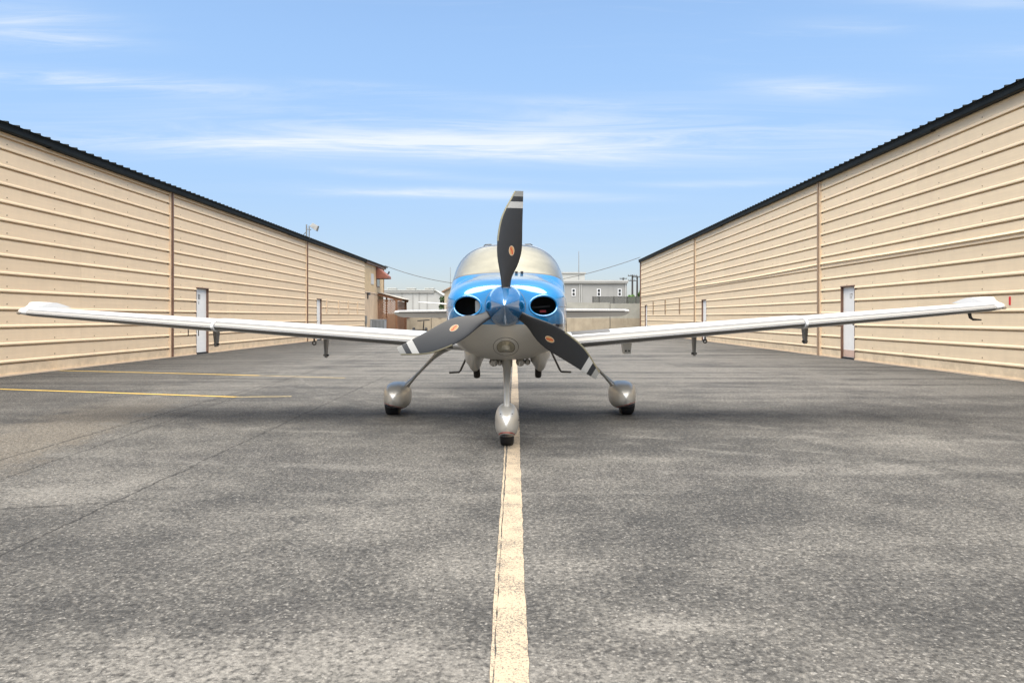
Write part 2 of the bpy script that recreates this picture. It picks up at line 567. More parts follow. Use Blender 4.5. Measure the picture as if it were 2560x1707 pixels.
M['black_paint'] = mat('black_lettering', (0.03, 0.03, 0.03), 0.6)
M['grey_paint'] = mat('grey_lettering', (0.30, 0.28, 0.25), 0.6)
M['galv'] = mat('galvanised', (0.26, 0.26, 0.25), 0.55, 0.5, var=0.15)
M['screw'] = mat('screw', (0.22, 0.16, 0.10), 0.5, 0.3)
# aeroplane
M['blue'] = mat('blue_metallic', (0.0005, 0.19, 0.46), 0.38, 0.25, 1.0, 0.03, spec=0.2)
M['blue_spin'] = mat('blue_spinner', (0.0005, 0.115, 0.30), 0.26, 0.35, 1.0, 0.02, spec=0.2)
for _k in ('blue', 'blue_spin'):
    M[_k].node_tree.nodes['Principled BSDF'].inputs['Coat IOR'].default_value = 2.05 if _k == 'blue' else 2.6
M['silver'] = mat('silver_paint', (0.50, 0.485, 0.445), 0.38, 0.5, 0.3, 0.12)
M['white'] = mat('white_gelcoat', (0.60, 0.60, 0.595), 0.35, 0.0, 0.4, 0.08)
M['titan'] = mat('titanium_edge', (0.21, 0.204, 0.195), 0.42, 0.45, bump=0.02, bscale=8)
M['navy'] = mat('navy_stripe', (0.008, 0.010, 0.030), 0.25, 0.0, 0.6)
M['red'] = mat('red_stripe', (0.42, 0.018, 0.014), 0.3, 0.0, 0.5)
M['prop'] = mat('propeller_black', (0.0115, 0.013, 0.0155), 0.45, 0.0, var=0.12, vscale=6)
M['prop_white'] = mat('propeller_white_band', (0.34, 0.34, 0.33), 0.4)
M['prop_grey'] = mat('propeller_grey_tip', (0.20, 0.20, 0.19), 0.4)
M['nickel'] = mat('nickel_edge', (0.24, 0.22, 0.15), 0.45, 0.7)
M['decal'] = mat('decal_cream', (0.42, 0.34, 0.24), 0.45)
M['decal_gold'] = mat('decal_gold', (0.40, 0.20, 0.07), 0.45)
M['decal_red'] = mat('decal_red', (0.38, 0.035, 0.02), 0.45)
M['rubber'] = mat('tyre_rubber', (0.014, 0.014, 0.016), 0.65, bump=0.15, bscale=60)
M['seal'] = mat('window_seal', (0.10, 0.095, 0.085), 0.6)
M['glass'] = glass_mat('windscreen_glass', (0.90, 0.90, 0.86))
M['darkglass'] = mat('side_window', (0.02, 0.022, 0.024), 0.05, 0.0, 0.5)
M['shade'] = mat('sunshade', (0.49, 0.475, 0.43), 0.35, 0.55, var=0.22, vscale=2.2, bump=0.35, bscale=3.0)
M['exhaust'] = mat('exhaust_pipe', (0.018, 0.016, 0.015), 0.6, 0.4)
M['metal'] = mat('bare_metal', (0.50, 0.49, 0.47), 0.30, 1.0)
M['walk'] = mat('walkway_grip', (0.12, 0.12, 0.12), 0.95, bump=0.4, bscale=160)
M['lamp'] = mat('landing_lamp', (0.30, 0.275, 0.20), 0.30, 0.5, 0.6, var=0.25, vscale=14, vmap=(3, 1, 0.5))
M['red_label'] = mat('red_label', (0.62, 0.04, 0.05), 0.5)
M['steel_dark'] = mat('dark_steel', (0.075, 0.07, 0.065), 0.5, 0.5)

# ------------------------------------------------------------------ ground
def sheet(name, pts, z, m, parent=None):
    mb = MB()
    mb.add([(x, y, z) for x, y in pts], [tuple(range(len(pts)))])
    return mb.build(name, m, parent, fix=False)


g = structure(sheet('ground', [(-3000, -3000), (3000, -3000), (3000, 3000), (-3000, 3000)], 0.0, M['asphalt']))
g['label'] = 'worn grey asphalt apron between the hangars'


def stripe(name, path, width, m, z=0.004, wob=0.003, seed=1, parent=None):
    """painted stripe along a polyline, its edges a little uneven"""
    rr = random.Random(seed)
    L, Rr = [], []
    pts = []
    for (a, b) in zip(path[:-1], path[1:]):
        n = max(2, int((Vector(b) - Vector(a)).length / 0.08))
        n = min(n, 260)
        for i in range(n):
            pts.append(Vector(a).lerp(Vector(b), i / n))
    pts.append(Vector(path[-1]))
    for i, p in enumerate(pts):
        t = (pts[min(i + 1, len(pts) - 1)] - pts[max(i - 1, 0)]).normalized()
        s = Vector((-t.y, t.x))
        L.append(p + s * (width / 2 + rr.uniform(-wob, wob)))
        Rr.append(p - s * (width / 2 + rr.uniform(-wob, wob)))
    n = len(pts)
    mb = MB()
    mb.add([(p.x, p.y, z) for p in L] + [(p.x, p.y, z) for p in Rr], [(i, i + 1, n + i + 1, n + i) for i in range(n - 1)])
    o = mb.build(name, m, parent, fix=False)
    return structure(o) if parent is None else o


centre = [(0.0, 0.9), (0.000, 2.4), (-0.002, 3.4), (0.006, 4.6), (0.012, 6.2), (0.03, 9.0), (0.062, 15.0), (0.10, 28.0), (0.2, 46.0)]
stripe('centre_line', centre, 0.115, M['centre_paint'], 0.0045, 0.004, 1)
stripe('centre_line_edge', [(-0.068, 1.6), (-0.070, 3.4), (-0.064, 4.6), (-0.062, 7.0)], 0.013, M['centre_paint'], 0.0045, 0.003, 2)
stripe('parking_line', [(-9.9, 12.7), (-6.2, 11.7), (-4.15, 11.12)], 0.10, M['yellow_paint'], 0.004, 0.006, 3)
stripe('parking_line_worn', [(-4.15, 11.12), (-3.34, 11.2)], 0.085, M['yellow_worn'], 0.004, 0.006, 4)
stripe('parking_line', [(-10.2, 16.65), (-6.5, 15.6), (-5.2, 15.2)], 0.10, M['yellow_paint'], 0.004, 0.006, 5)
stripe('parking_line_worn', [(-5.2, 15.2), (-3.3, 14.6)], 0.085, M['yellow_worn'], 0.004, 0.006, 6)

# raised ground beyond the low concrete walls
M['earth'] = concrete_mat('raised_ground', (0.28, 0.27, 0.24), (0.2, 0.19, 0.15))
mb = MB()
mb.box(-400, 400, 60.5, 900, 0.01, 1.30)
structure(mb.build('raised_ground', M['earth']))


# ------------------------------------------------------------------ hangars
U = Vector((15.0 / F, 1.0, 0.0)).normalized()
YAW = -math.atan2(15.0, F)


def course_mesh(name, length, c, sg, m, rib=True):
    """one sheet course: flat pan with a trapezoid rib along its top edge; local x is outward * sg"""
    prof = [(0.0, 0.0), (0.0, c - 0.124), (-0.055, c - 0.122), (-0.055, c - 0.082), (0.019, c - 0.084), (0.020, c - 0.056), (0.011, c - 0.040), (0.0, c - 0.030), (0.0, c)] if rib else [(0, 0), (0, c)]
    # a rib: sharp lower lip, sloping top
    back = [(-0.065, c), (-0.065, 0.0)] if rib else [(-0.012, c), (-0.012, 0.0)]
    pr = prof + back
    mb = MB()
    mb.loft([[(sg * o, y, z) for (o, z) in pr] for y in (0.0, length)], True, True)
    return mb.mesh(name, m)


def hangar(name, label, sg, bx, course, ncourse, H, cuts, posts, doors, m, s0, s1, depth=15.0, window_trim=None):
    """sg=+1: outward is +X (left hangar); -1: outward is -X. The wall face is local x = 0."""
    h = thing(name, label, 'hangar', (bx, 0, 0), (0, 0, YAW))
    # body behind the sheets
    body = MB()
    segs = []
    prev = s0
    for (d0, d1) in sorted(doors):
        segs.append((prev, d0)); prev = d1
    segs.append((prev, s1))
    x_in, x_out = -sg * 0.20, -sg * 0.068
    dtop = 6 * course
    for (a, b) in segs:
        body.box(min(x_in, x_out), max(x_in, x_out), a, b, 0.0, dtop)
    body.box(min(x_in, x_out), max(x_in, x_out), s0, s1, dtop, H + 0.1)
    x_b = -sg * depth
    body.box(min(x_b, x_b - sg * 0.1), max(x_b, x_b - sg * 0.1), s0, s1, 0, H + 0.1)
    for s in (s0, s1):
        e0, e1 = (s, s + 0.1) if s == s0 else (s - 0.1, s)
        body.box(min(x_in, x_b), max(x_in, x_b), e0, e1, 0, H + 0.1)
    body.build('wall', m, h)
    # sheet courses, each its own piece, broken at seams, posts and doors
    cache = {}
    for k in range(ncourse):
        z0 = k * course
        c = min(course, H - z0)
        if c < 0.05:
            continue
        edges = sorted(cuts)
        pieces = []
        for a, b in zip(edges[:-1], edges[1:]):
            parts = [(a, b)]
            for (d0, d1) in doors:
                if z0 + 0.05 < dtop:
                    nxt = []
                    for (p, q) in parts:
                        if q <= d0 or p >= d1:
                            nxt.append((p, q))
                        else:
                            if p < d0 - 0.03:
                                nxt.append((p, d0))
                            if q > d1 + 0.03:
                                nxt.append((d1, q))
                    parts = nxt
            pieces += parts
        for (a, b) in pieces:
            a2, b2 = a + 0.002, b - 0.002
            for ps in posts:
                if abs(a - ps) < 0.01:
                    a2 = a + 0.05
                if abs(b - ps) < 0.01:
                    b2 = b - 0.05
            key = (round(b2 - a2, 3), round(c, 3))
            if key not in cache:
                cache[key] = course_mesh('siding_sheet', b2 - a2, c, sg, m, c > 0.2)
            link('siding_sheet', cache[key], h, (0, a2, z0))
    # door leaves, set back in their openings
    dl = []
    for (d0, d1) in doors:
        xd = -sg * 0.07
        mb = MB()
        mb.box(min(xd, xd - sg * 0.045), max(xd, xd - sg * 0.045), d0 + 0.02, d1 - 0.02, 0.05, dtop - 0.03)
        d = mb.build('door', M['door_white'], h)
        mb = MB()
        for (a, b) in ((d0, d0 + 0.02), (d1 - 0.02, d1)):
            mb.box(min(sg * 0.006, -sg * 0.15), max(sg * 0.006, -sg * 0.15), a, b, 0, dtop - 0.02)
        mb.box(min(sg * 0.02, -sg * 0.15), max(sg * 0.02, -sg * 0.15), d0, d1, dtop - 0.02, dtop + 0.012)
        mb.build('frame', M['brown'], d)
        mb = MB()
        mb.box(min(-sg * 0.02, -sg * 0.14), max(-sg * 0.02, -sg * 0.14), d0 + 0.02, d1 - 0.02, 0.0, 0.05)
        mb.build('threshold', M['dark'], d)
        mb = MB()
        yk = d0 + 0.10
        mb.tube([(xd, yk, 1.0), (xd + sg * 0.055, yk, 1.0)], [0.014, 0.012], 8)
        mb.tube([(xd + sg * 0.05, yk, 1.0), (xd + sg * 0.085, yk, 1.0)], [0.032, 0.022], 10)
        mb.tube([(xd, yk, 1.14), (xd + sg * 0.012, yk, 1.14)], [0.026, 0.026], 10)
        mb.build('handle', M['steel_dark'], d, smooth=True)
        dl.append(d)
    # posts: galvanised trim and brown downpipe
    for ps in posts:
        mb = MB()
        mb.box(*sorted((-sg * 0.02, sg * 0.045)), ps - 0.05, ps - 0.004, 0.0, H)
        mb.build('trim_post', M['tan_trim'], h)
        mb = MB()
        mb.box(*sorted((sg * 0.0, sg * 0.085)), ps + 0.004, ps + 0.075, 0.02, H)
        mb.build('downpipe', M['brown'] if sg > 0 else M['post_tan'], h)
    # eaves: fascia, gutter lip, roof sheets with ribs
    n = int((s1 - s0) / 6.0) + 1
    for i in range(n):
        a = s0 - 0.1 + (s1 - s0 + 0.2) * i / n
        b = s0 - 0.1 + (s1 - s0 + 0.2) * (i + 1) / n
        mb = MB()
        dz = 0.012 * math.sin(i * 2.1)
        pr = [(0.03, H - 0.01 + dz), (0.14, H - 0.01 + dz), (0.15, H + 0.02), (0.15, H + 0.11), (0.160, H + 0.12), (0.160, H + 0.150), (0.02, H + 0.150)]
        mb.loft([[(sg * o, y, z) for (o, z) in pr] for y in (a + 0.001, b - 0.001)], True, True)
        mb.build('fascia', M['charcoal'], h)
    rp = 0.33
    nr = 3
    w = rp * nr
    prof = []
    for k in range(nr):
        y = k * rp
        prof += [(y, 0.0), (y + 0.145, 0.0), (y + 0.155, 0.036), (y + 0.175, 0.036), (y + 0.185, 0.0)]
    prof.append((w, 0.0))
    slope = 0.10
    mb = MB()
    top = [[(sg * 0.20 - sg * dx, y, z + dx * slope) for (y, z) in prof] for dx in (0.0, depth / 2 + 0.2)]
    bot = [[(sg * 0.20 - sg * dx, y, z - 0.004 + dx * slope) for (y, z) in prof] for dx in (0.0, depth / 2 + 0.2)]
    for r in range(len(prof) - 1):
        q = [top[0][r], top[0][r + 1], top[1][r + 1], top[1][r], bot[0][r], bot[0][r + 1], bot[1][r + 1], bot[1][r]]
        mb.add(q, [(0, 1, 2, 3), (4, 7, 6, 5), (0, 4, 5, 1), (3, 2, 6, 7)])
    rm = mb.mesh('roof_sheet', M['charcoal'])
    count = int((s1 - s0) / w) + 1
    for i in range(count):
        link('roof_sheet', rm, h, (0, s0 - 0.1 + i * (s1 - s0 + 0.2 - w) / max(1, count - 1), H + 0.155))
    mb = MB()
    xr = -sg * depth / 2
    zr = H + 0.155 + (depth / 2 + 0.2) * slope
    pts = [(xr, zr - 0.03), (-sg * (depth + 0.3), H + 0.2), (-sg * (depth + 0.3), H + 0.16), (xr, zr - 0.07)]
    mb.loft([[(x, y, z) for (x, z) in pts] for y in (s0 - 0.1, s1 + 0.1)], True, True)
    mb.build('rear_roof', M['charcoal'], h)
    # screws: rows of small heads above the ribs
    mb = MB()
    sp = 1.55
    for k in range(1, ncourse):
        zz = k * course + 0.03
        s = s0 + 0.7
        while s < min(s1, 32):
            if not any(d0 - 0.05 < s < d1 + 0.05 and zz < dtop for d0, d1 in doors) and s > 8:
                mb.add([(sg * 0.008, s + 0.011 * math.cos(q), zz + 0.011 * math.sin(q)) for q in (0, 1.05, 2.1, 3.14, 4.19, 5.24)] +
                       [(0.0, s + 0.013 * math.cos(q), zz + 0.013 * math.sin(q)) for q in (0, 1.05, 2.1, 3.14, 4.19, 5.24)],
                       [(0, 1, 2, 3, 4, 5)] + [(i, (i + 1) % 6, 6 + (i + 1) % 6, 6 + i) for i in range(6)])
            s += sp
    mb.build('screw_heads', M['screw'], h, kind='stuff')
    return h, dl


LC, RC = 0.360, 0.349
HL, HR = 4.93, 5.42
left, ldoors = hangar('metal_hangar', 'tan metal hangar on the left with brown downpipes, floodlight on its roof', 1, -10.40, LC, 14, HL,
                      [-12, -6.3, -1.9, 3.4, 7.9, 12.3, 17.6, 22.1, 26.4, 31.8, 36.3, 41.0, 45.7, 50.2],
                      [-6.3, 7.9, 22.1, 36.3], [(23.9, 24.85), (38.2, 39.15)], M['tan'], -12, 50.2)
right, rdoors = hangar('metal_hangar', 'tan metal hangar on the right with a red mark near the wing tip', -1, 9.45, RC, 16, HR,
                       [-12, -5.2, 0.6, 7.0, 12.2, 17.5, 23.1, 28.4, 33.9, 39.35, 45.0, 50.9, 56.9],
                       [7.0, 23.1, 39.35], [(20.75, 21.65), (37.1, 38.05), (54.1, 55.05)], M['tan_r'], -12, 56.9)

# infilled window openings: raised upright trims between ribs
for s in (40.2, 42.9, 45.3, 47.95):
    mb = MB()
    for k in range(9):
        z = 4 * LC + 0.02 + k * 0.08
        mb.box(0.0, 0.05, s - 0.085, s + 0.085, z, z + 0.066)
    mb.box(0.0, 0.035, s - 0.09, s + 0.09, 4 * LC, 6 * LC - 0.02)
    mb.build('infill_trim', M['tan_trim'], left)
for s in (43.2, 47.4, 51.6):
    mb = MB()
    mb.box(-0.05, 0.0, s - 0.06, s + 0.06, 4 * RC, 6 * RC + 0.2)
    mb.box(-0.062, 0.0, s - 0.09, s - 0.06, 4 * RC, 6 * RC + 0.2)
    mb.build('infill_trim', M['post_tan'], right)
# corner trims and the lapped flashing that sags along the right wall
mb = MB(); mb.box(-0.07, 0.05, 56.82, 56.98, 0, HR); mb.build('corner_trim', M['brown'], right)
for i, (a, b) in enumerate([(-12, 7.0), (7.0, 23.05), (23.2, 39.3), (39.45, 56.8)]):
    mb = MB()
    rings = []
    for k in range(9):
        t_ = k / 8
        y = a + (b - a) * t_
        z = 7.86 * RC + 0.10 - 0.05 * math.sin(t_ * 3.14)
        rings.append([(0.0, y, z + 0.05), (-0.05, y, z + 0.012), (-0.052, y, z), (0.0, y, z - 0.004)])
    mb.loft(rings, True, True)
    mb.build('flashing', M['tan_r'], right)
# base flashing
for (h, sg, H_, s1, doors) in ((left, 1, HL, 50.2, [(23.9, 24.85), (38.2, 39.15)]), (right, -1, HR, 56.9, [(20.75, 21.65), (37.1, 38.05), (54.1, 55.05)])):
    prev = -12
    for (a, b) in doors + [(s1, s1)]:
        mb = MB()
        mb.box(*sorted((0.0, sg * 0.02)), prev, a, 0.0, 0.035)
        mb.build('base_flashing', M['tan_trim'], h)
        mb = MB()
        prev = b
# numbers on the doors
def door_text(door, body, size, s, z, sg, m, bold=0.0):
    me = text_mesh(body, size, m, bold)
    o = link('door_number', me, door)
    xd = -sg * 0.07 + sg * 0.003
    o.location = (xd, s, z)
    o.rotation_euler = (R(90), 0, R(90) if sg > 0 else R(-90))
    return o


door_text(ldoors[0], '11', 0.21, 24.27, 1.86, 1, M['black_paint'], 0.012)
door_text(ldoors[0], '1', 0.12, 24.25, 1.665, 1, M['black_paint'], 0.006)
door_text(rdoors[0], '17', 0.20, 21.14, 1.80, -1, M['grey_paint'], 0.004)
mb = MB(); mb.box(0.065, 0.0685, 20.79, 21.61, 0.06, 0.26)
mb.build('kick_plate', mat('kick_plate', (0.60, 0.42, 0.33), 0.6, var=0.1), rdoors[0])

# red mark on the right wall
mb = MB()
mb.box(-0.012, 0.0, -0.02, 0.02, -0.08, 0.08)
mb.box(-0.02, -0.012, -0.012, 0.012, -0.07, 0.07)
o = mb.build('red_marker', M['red_label'])
o.location = P(2523, 752, 14.2); o.location.x = 9.45 + 14.2 * U.x - 0.001
o.rotation_euler = (0, 0, YAW)
tag(o, 'small upright red marker fixed to the right hangar wall', 'marker')

# floodlight on the left roof
fl = thing('floodlight', 'grey floodlight on a twin pole above the left hangar roof', 'floodlight', (-10.40 + 36.3 * U.x, 36.3, HL + 0.2))
mb = MB(); mb.tube([(0.02, 0.0, -0.35), (0.02, 0.0, 0.62)], 0.035, 8); mb.build('pole', M['galv'], fl, smooth=True)
mb = MB(); mb.tube([(0.15, 0.0, -0.1), (0.15, 0.0, 0.55)], 0.028, 8); mb.tube([(0.0, 0, 0.40), (0.24, 0, 0.36)], 0.022, 6); mb.build('bracket', M['galv'], fl, smooth=True)
mb = MB(); mb.tube([(0.0, 0, 0.25), (-0.25, 0.1, 0.02)], 0.018, 6); mb.build('stay', M['galv'], fl)
mb = MB()
hd = Matrix.Translation((0.43, -0.02, 0.50)) @ Matrix.Rotation(R(28), 4, 'Y')
mb.add([hd @ Vector(p) for p in [(-0.19, -0.18, -0.09), (0.19, -0.18, -0.14), (0.19, 0.18, -0.14), (-0.19, 0.18, -0.09), (-0.15, -0.13, 0.12), (0.15, -0.13, 0.12), (0.15, 0.13, 0.12), (-0.15, 0.13, 0.12)]],
       [(0, 3, 2, 1), (4, 5, 6, 7), (0, 1, 5, 4), (1, 2, 6, 5), (2, 3, 7, 6), (3, 0, 4, 7)])
hh = mb.build('lamp_head', M['galv'], fl)
mb = MB()
mb.add([hd @ Vector(p) for p in [(-0.17, -0.16, -0.098), (0.17, -0.16, -0.141), (0.17, 0.16, -0.141), (-0.17, 0.16, -0.098)]], [(0, 1, 2, 3)])
mb.build('lens', M['darkglass'], hh)

# ------------------------------------------------------------------ two-storey end of the left hangar
LX = lambda s: -10.40 + s * U.x
M['vsiding'] = mat('vertical_siding', (0.60, 0.44, 0.25), 0.6, var=0.10, vscale=2)
M['vsiding2'] = mat('lower_siding', (0.60, 0.45, 0.30), 0.6, var=0.10, vscale=1.5)
M['timber'] = mat('brown_timber', (0.20, 0.095, 0.048), 0.7, var=0.25, vscale=5, bump=0.2)
M['lattice'] = mat('lattice_wood', (0.30, 0.145, 0.075), 0.7, var=0.25, vscale=6)
M['roofing'] = mat('porch_roofing', (0.50, 0.46, 0.40), 0.7, var=0.1)
M['ac'] = mat('ac_case', (0.34, 0.36, 0.37), 0.5, 0.2, var=0.08)
M['ac_dark'] = mat('ac_grille', (0.10, 0.11, 0.12), 0.5)

an = thing('office_annex', 'two-storey tan annex with vertical siding and brown awning at the left hangar end', 'building', (LX(50.2), 50.2, 0), (0, 0, YAW))
AL, AH = 7.1, 5.02
mb = MB(); mb.box(-12, -0.03, 0.02, AL, 0.0, AH); mb.build('wall', M['vsiding2'], an)
nb = 18
for i in range(nb):
    a = 0.03 + (AL - 0.06) * i / nb
    b = 0.03 + (AL - 0.06) * (i + 1) / nb
    mb = MB()
    mb.box(-0.028, 0.0, a + 0.012, b - 0.012, 2.98, AH - 0.02)
    mb.build('siding_board', M['vsiding'], an)
mb = MB(); mb.box(-0.029, 0.012, 0.03, AL - 0.02, 2.90, 2.975); mb.build('belt_board', M['tan_trim'], an)
mb = MB(); mb.box(-0.03, 0.16, 0.0, AL + 0.15, AH - 0.14, AH); mb.build('eaves_board', M['brown'], an)
mb = MB(); mb.box(-12.2, 0.28, 0.0, AL + 0.25, AH + 0.002, AH + 0.07); mb.build('roof', M['charcoal'], an)
mb = MB(); mb.box(-0.05, 0.03, AL - 0.12, AL + 0.02, 2.98, AH - 0.15); mb.build('corner_board', M['brown'], an)
mb = MB(); mb.box(0.001, 0.03, 2.05, 3.05, 3.55, 4.30); mb.build('shutter_panel', mat('pale_panel', (0.58, 0.56, 0.53), 0.5), an)
win = MB().box(0.001, 0.03, 4.05, 5.25, 3.42, 4.75).build('window', M['brown'], an)
mb = MB(); mb.box(0.031, 0.036, 4.15, 5.15, 3.50, 4.68); mb.build('pane', M['darkglass'], win)
aw = MB()
aw.add([(0.02, 3.95, 4.92), (0.02, 5.45, 4.92), (0.85, 5.45, 4.22), (0.85, 3.95, 4.22), (0.85, 5.45, 4.05), (0.85, 3.95, 4.05), (0.02, 3.95, 4.05), (0.02, 5.45, 4.05)],
       [(0, 1, 2, 3), (3, 2, 4, 5), (0, 3, 5, 6), (1, 7, 4, 2), (0, 6, 7, 1)])
aw.build('awning', mat('awning_brown', (0.24, 0.085, 0.055), 0.6, var=0.15), an)
mb = MB(); mb.tube([(0.05, AL - 0.1, 4.55), (0.28, AL - 0.1, 4.50), (0.42, AL - 0.1, 4.62), (0.42, AL - 0.1, 4.74)], 0.06, 8); mb.build('goose_neck_vent', M['dark'], an, smooth=True)
for (s, z) in ((0.8, 2.82), (2.6, 0.95), (1.2, 0.42)):
    mb = MB(); mb.box(-0.03, 0.12, s, s + 0.55, z - 0.07, z + 0.09); mb.box(-0.03, 0.03, s + 0.2, s + 0.26, z - 0.35, z - 0.07)
    mb.build('wall_box', M['steel_dark'], an)
mb = MB(); mb.box(-0.03, 0.07, 0.12, 0.42, 0.75, 1.30); mb.tube([(0.03, 0.27, 0.0), (0.03, 0.27, 0.75)], 0.03, 6); mb.build('meter_box', M['galv'], an)

# lattice porch
pz = thing('lattice_porch', 'brown lattice-screened porch with sloping roof beside the annex', 'porch', (-8.6, 55.0, 0))
mb = MB(); mb.bar((-1.75, 0.0, 3.02), (0.42, 0.0, 2.46), 0.10, 0.20); mb.build('rafter', M['timber'], pz)
mb = MB(); mb.bar((-1.75, 3.4, 3.02), (0.42, 3.4, 2.46), 0.10, 0.20); mb.build('rafter', M['timber'], pz)
mb = MB()
mb.add([(-1.78, -0.15, 3.14), (0.55, -0.15, 2.54), (0.55, 3.6, 2.54), (-1.78, 3.6, 3.14), (-1.78, -0.15, 3.18), (0.55, -0.15, 2.58), (0.55, 3.6, 2.58), (-1.78, 3.6, 3.18)],
       [(0, 3, 2, 1), (4, 5, 6, 7), (0, 1, 5, 4), (1, 2, 6, 5), (2, 3, 7, 6), (3, 0, 4, 7)])
mb.build('roof', M['roofing'], pz)
for (x, y, w, top) in ((-1.60, 0.0, 0.16, 2.93), (0.02, 0.0, 0.16, 2.50), (0.20, 3.4, 0.16, 2.50), (-1.3, 3.4, 0.12, 2.8)):
    mb = MB(); mb.box(x - w / 2, x + w / 2, y - w / 2, y + w / 2, 0, top); mb.build('post', M['timber'], pz)


def lattice(x0, x1, y0, z0, z1, axis='x'):
    mb = MB()
    st = 0.19
    W, H = x1 - x0, z1 - z0
    for dirn, off in ((1, 0.0), (-1, 0.012)):
        c = -H
        while c < W:
            # line x = c + dirn*z style, clipped to the rectangle
            pts = []
            for zz in (0.0, H):
                pts.append((c + (zz if dirn > 0 else H - zz), zz))
            (xa, za), (xb, zb) = pts
            def clip(xa, za, xb, zb):
                t0, t1 = 0.0, 1.0
                dx = xb - xa
                if abs(dx) > 1e-9:
                    for lim, s in ((0.0, 1), (W, -1)):
                        t = (lim - xa) / dx
                        if (dx > 0) == (s > 0):
                            t0 = max(t0, t)
                        else:
                            t1 = min(t1, t)
                return (xa + dx * t0, za + (zb - za) * t0, xa + dx * t1, za + (zb - za) * t1) if t1 > t0 + 0.02 else None
            r = clip(xa, za, xb, zb)
            if r:
                if axis == 'x':
                    mb.bar((x0 + r[0], y0 + off, z0 + r[1]), (x0 + r[2], y0 + off, z0 + r[3]), 0.012, 0.052, up=(0, 1, 0)) if False else mb.bar((x0 + r[0], y0 + off, z0 + r[1]), (x0 + r[2], y0 + off, z0 + r[3]), 0.052, 0.010, up=(0, 1, 0))
                else:
                    mb.bar((y0 + off, x0 + r[0], z0 + r[1]), (y0 + off, x0 + r[2], z0 + r[3]), 0.052, 0.010, up=(1, 0, 0))
            c += st
    return mb


lattice(-1.55, -0.06, 0.02, 0.05, 2.42).build('lattice_screen', M['lattice'], pz, kind='stuff')
lattice(0.0, 3.4, 0.12, 0.05, 2.38, 'y').build('lattice_screen', M['lattice'], pz, kind='stuff')
mb = MB(); mb.box(-1.55, -0.06, 0.0, 0.05, 2.42, 2.50); mb.build('rail', M['timber'], pz)

# air conditioner
ac = thing('air_conditioner', 'grey outdoor air conditioner against the annex wall by the lattice porch', 'air conditioner', (-9.5, 52.6, 0))
mb = MB(); mb.box(-0.5, 0.5, -0.45, 0.45, 0.08, 1.02); mb.build('case', M['ac'], ac)
mb = MB(); mb.box(-0.52, 0.52, -0.47, 0.47, 1.021, 1.06); mb.build('lid', M['ac'], ac)
for i in range(9):
    mb = MB(); x = -0.34 + i * 0.095; mb.box(x, x + 0.05, -0.462, -0.451, 0.16, 0.98); mb.build('louvre', M['ac_dark'], ac)
mb = MB(); mb.box(-0.55, 0.55, -0.5, 0.5, 0, 0.08); mb.build('pad', M['earth'], ac)

# ------------------------------------------------------------------ concrete walls at the end of the apron
M['conc'] = concrete_mat('concrete_beige', (0.36, 0.305, 0.225), (0.19, 0.15, 0.105))
M['conc2'] = concrete_mat('concrete_grey', (0.33, 0.325, 0.285), (0.25, 0.23, 0.19))


def cwall(name, label, xs, y, th, z1, m, cap=None):
    w = thing(name, label, 'wall', (xs[0], y, 0))
    for a, b in zip(xs[:-1], xs[1:]):
        mb = MB()
        mb.box(a - xs[0] + 0.02, b - xs[0] - 0.02, 0, th, 0, z1 + 0.05 * math.sin(a * 3))
        mb.build('panel', m, w)
    return w


cwall('concrete_wall', 'low stained beige concrete wall behind the left tailplane', [-12.0, -9.0, -6.55, -4.0, -1.0, 0.9], 60, 0.3, 1.42, M['conc'])
w2 = cwall('concrete_wall', 'tall pale concrete wall behind the right tailplane', [1.0, 4.4, 7.95, 11.5, 15, 19], 60, 0.35, 2.36, M['conc2'])
for (a, b) in ((1.0, 4.4), (4.4, 7.95), (7.95, 11.5), (11.5, 15), (15, 19)):
    mb = MB(); mb.box(a - 1 + 0.03, b - 1 - 0.03, -0.06, -0.001, 0, 1.12); mb.build('lower_panel', M['conc'], w2)
# marks on the low wall: red reflectors, standing cart handle
for px in (1018, 1099):
    c = P(px, 791.5, 59.8)
    mb = MB(); mb.box(-0.15, 0.15, -0.03, 0.03, -0.08, 0.08); mb.box(-0.11, 0.11, -0.05, -0.03, -0.05, 0.05)
    o = mb.build('red_reflector', M['red_label'], loc=(c.x, 59.968, c.z))
    tag(o, 'red reflector %s on the low concrete wall' % ('nearest the lattice porch' if px < 1050 else 'nearest the parked aeroplane nose'), 'reflector')
tb = thing('tow_cart', 'small black two-wheeled tow cart standing by the low concrete wall', 'cart', tuple(P(1058, 829, 58.0).xy) + (0,))
mb = MB(); mb.tube([(0, 0, 0.15), (0.05, 0, 0.9)], 0.045, 8); mb.build('handle_post', M['dark'], tb)
mb = MB(); mb.tube([(-0.45, 0, 0.92), (0.50, 0, 1.0)], 0.04, 8); mb.build('handle_bar', M['dark'], tb)
mb = MB(); mb.tube([(-0.72, 0, 0.22), (0.25, 0, 0.22)], 0.03, 8); mb.build('axle', M['dark'], tb)
for x in (-0.74, 0.22):
    mb = MB(); mb.tube([(x - 0.1, 0, 0.2), (x - 0.08, 0, 0.2), (x + 0.08, 0, 0.2), (x + 0.1, 0, 0.2)], [0.15, 0.2, 0.2, 0.15], 14); mb.build('wheel', M['rubber'], tb, smooth=True)

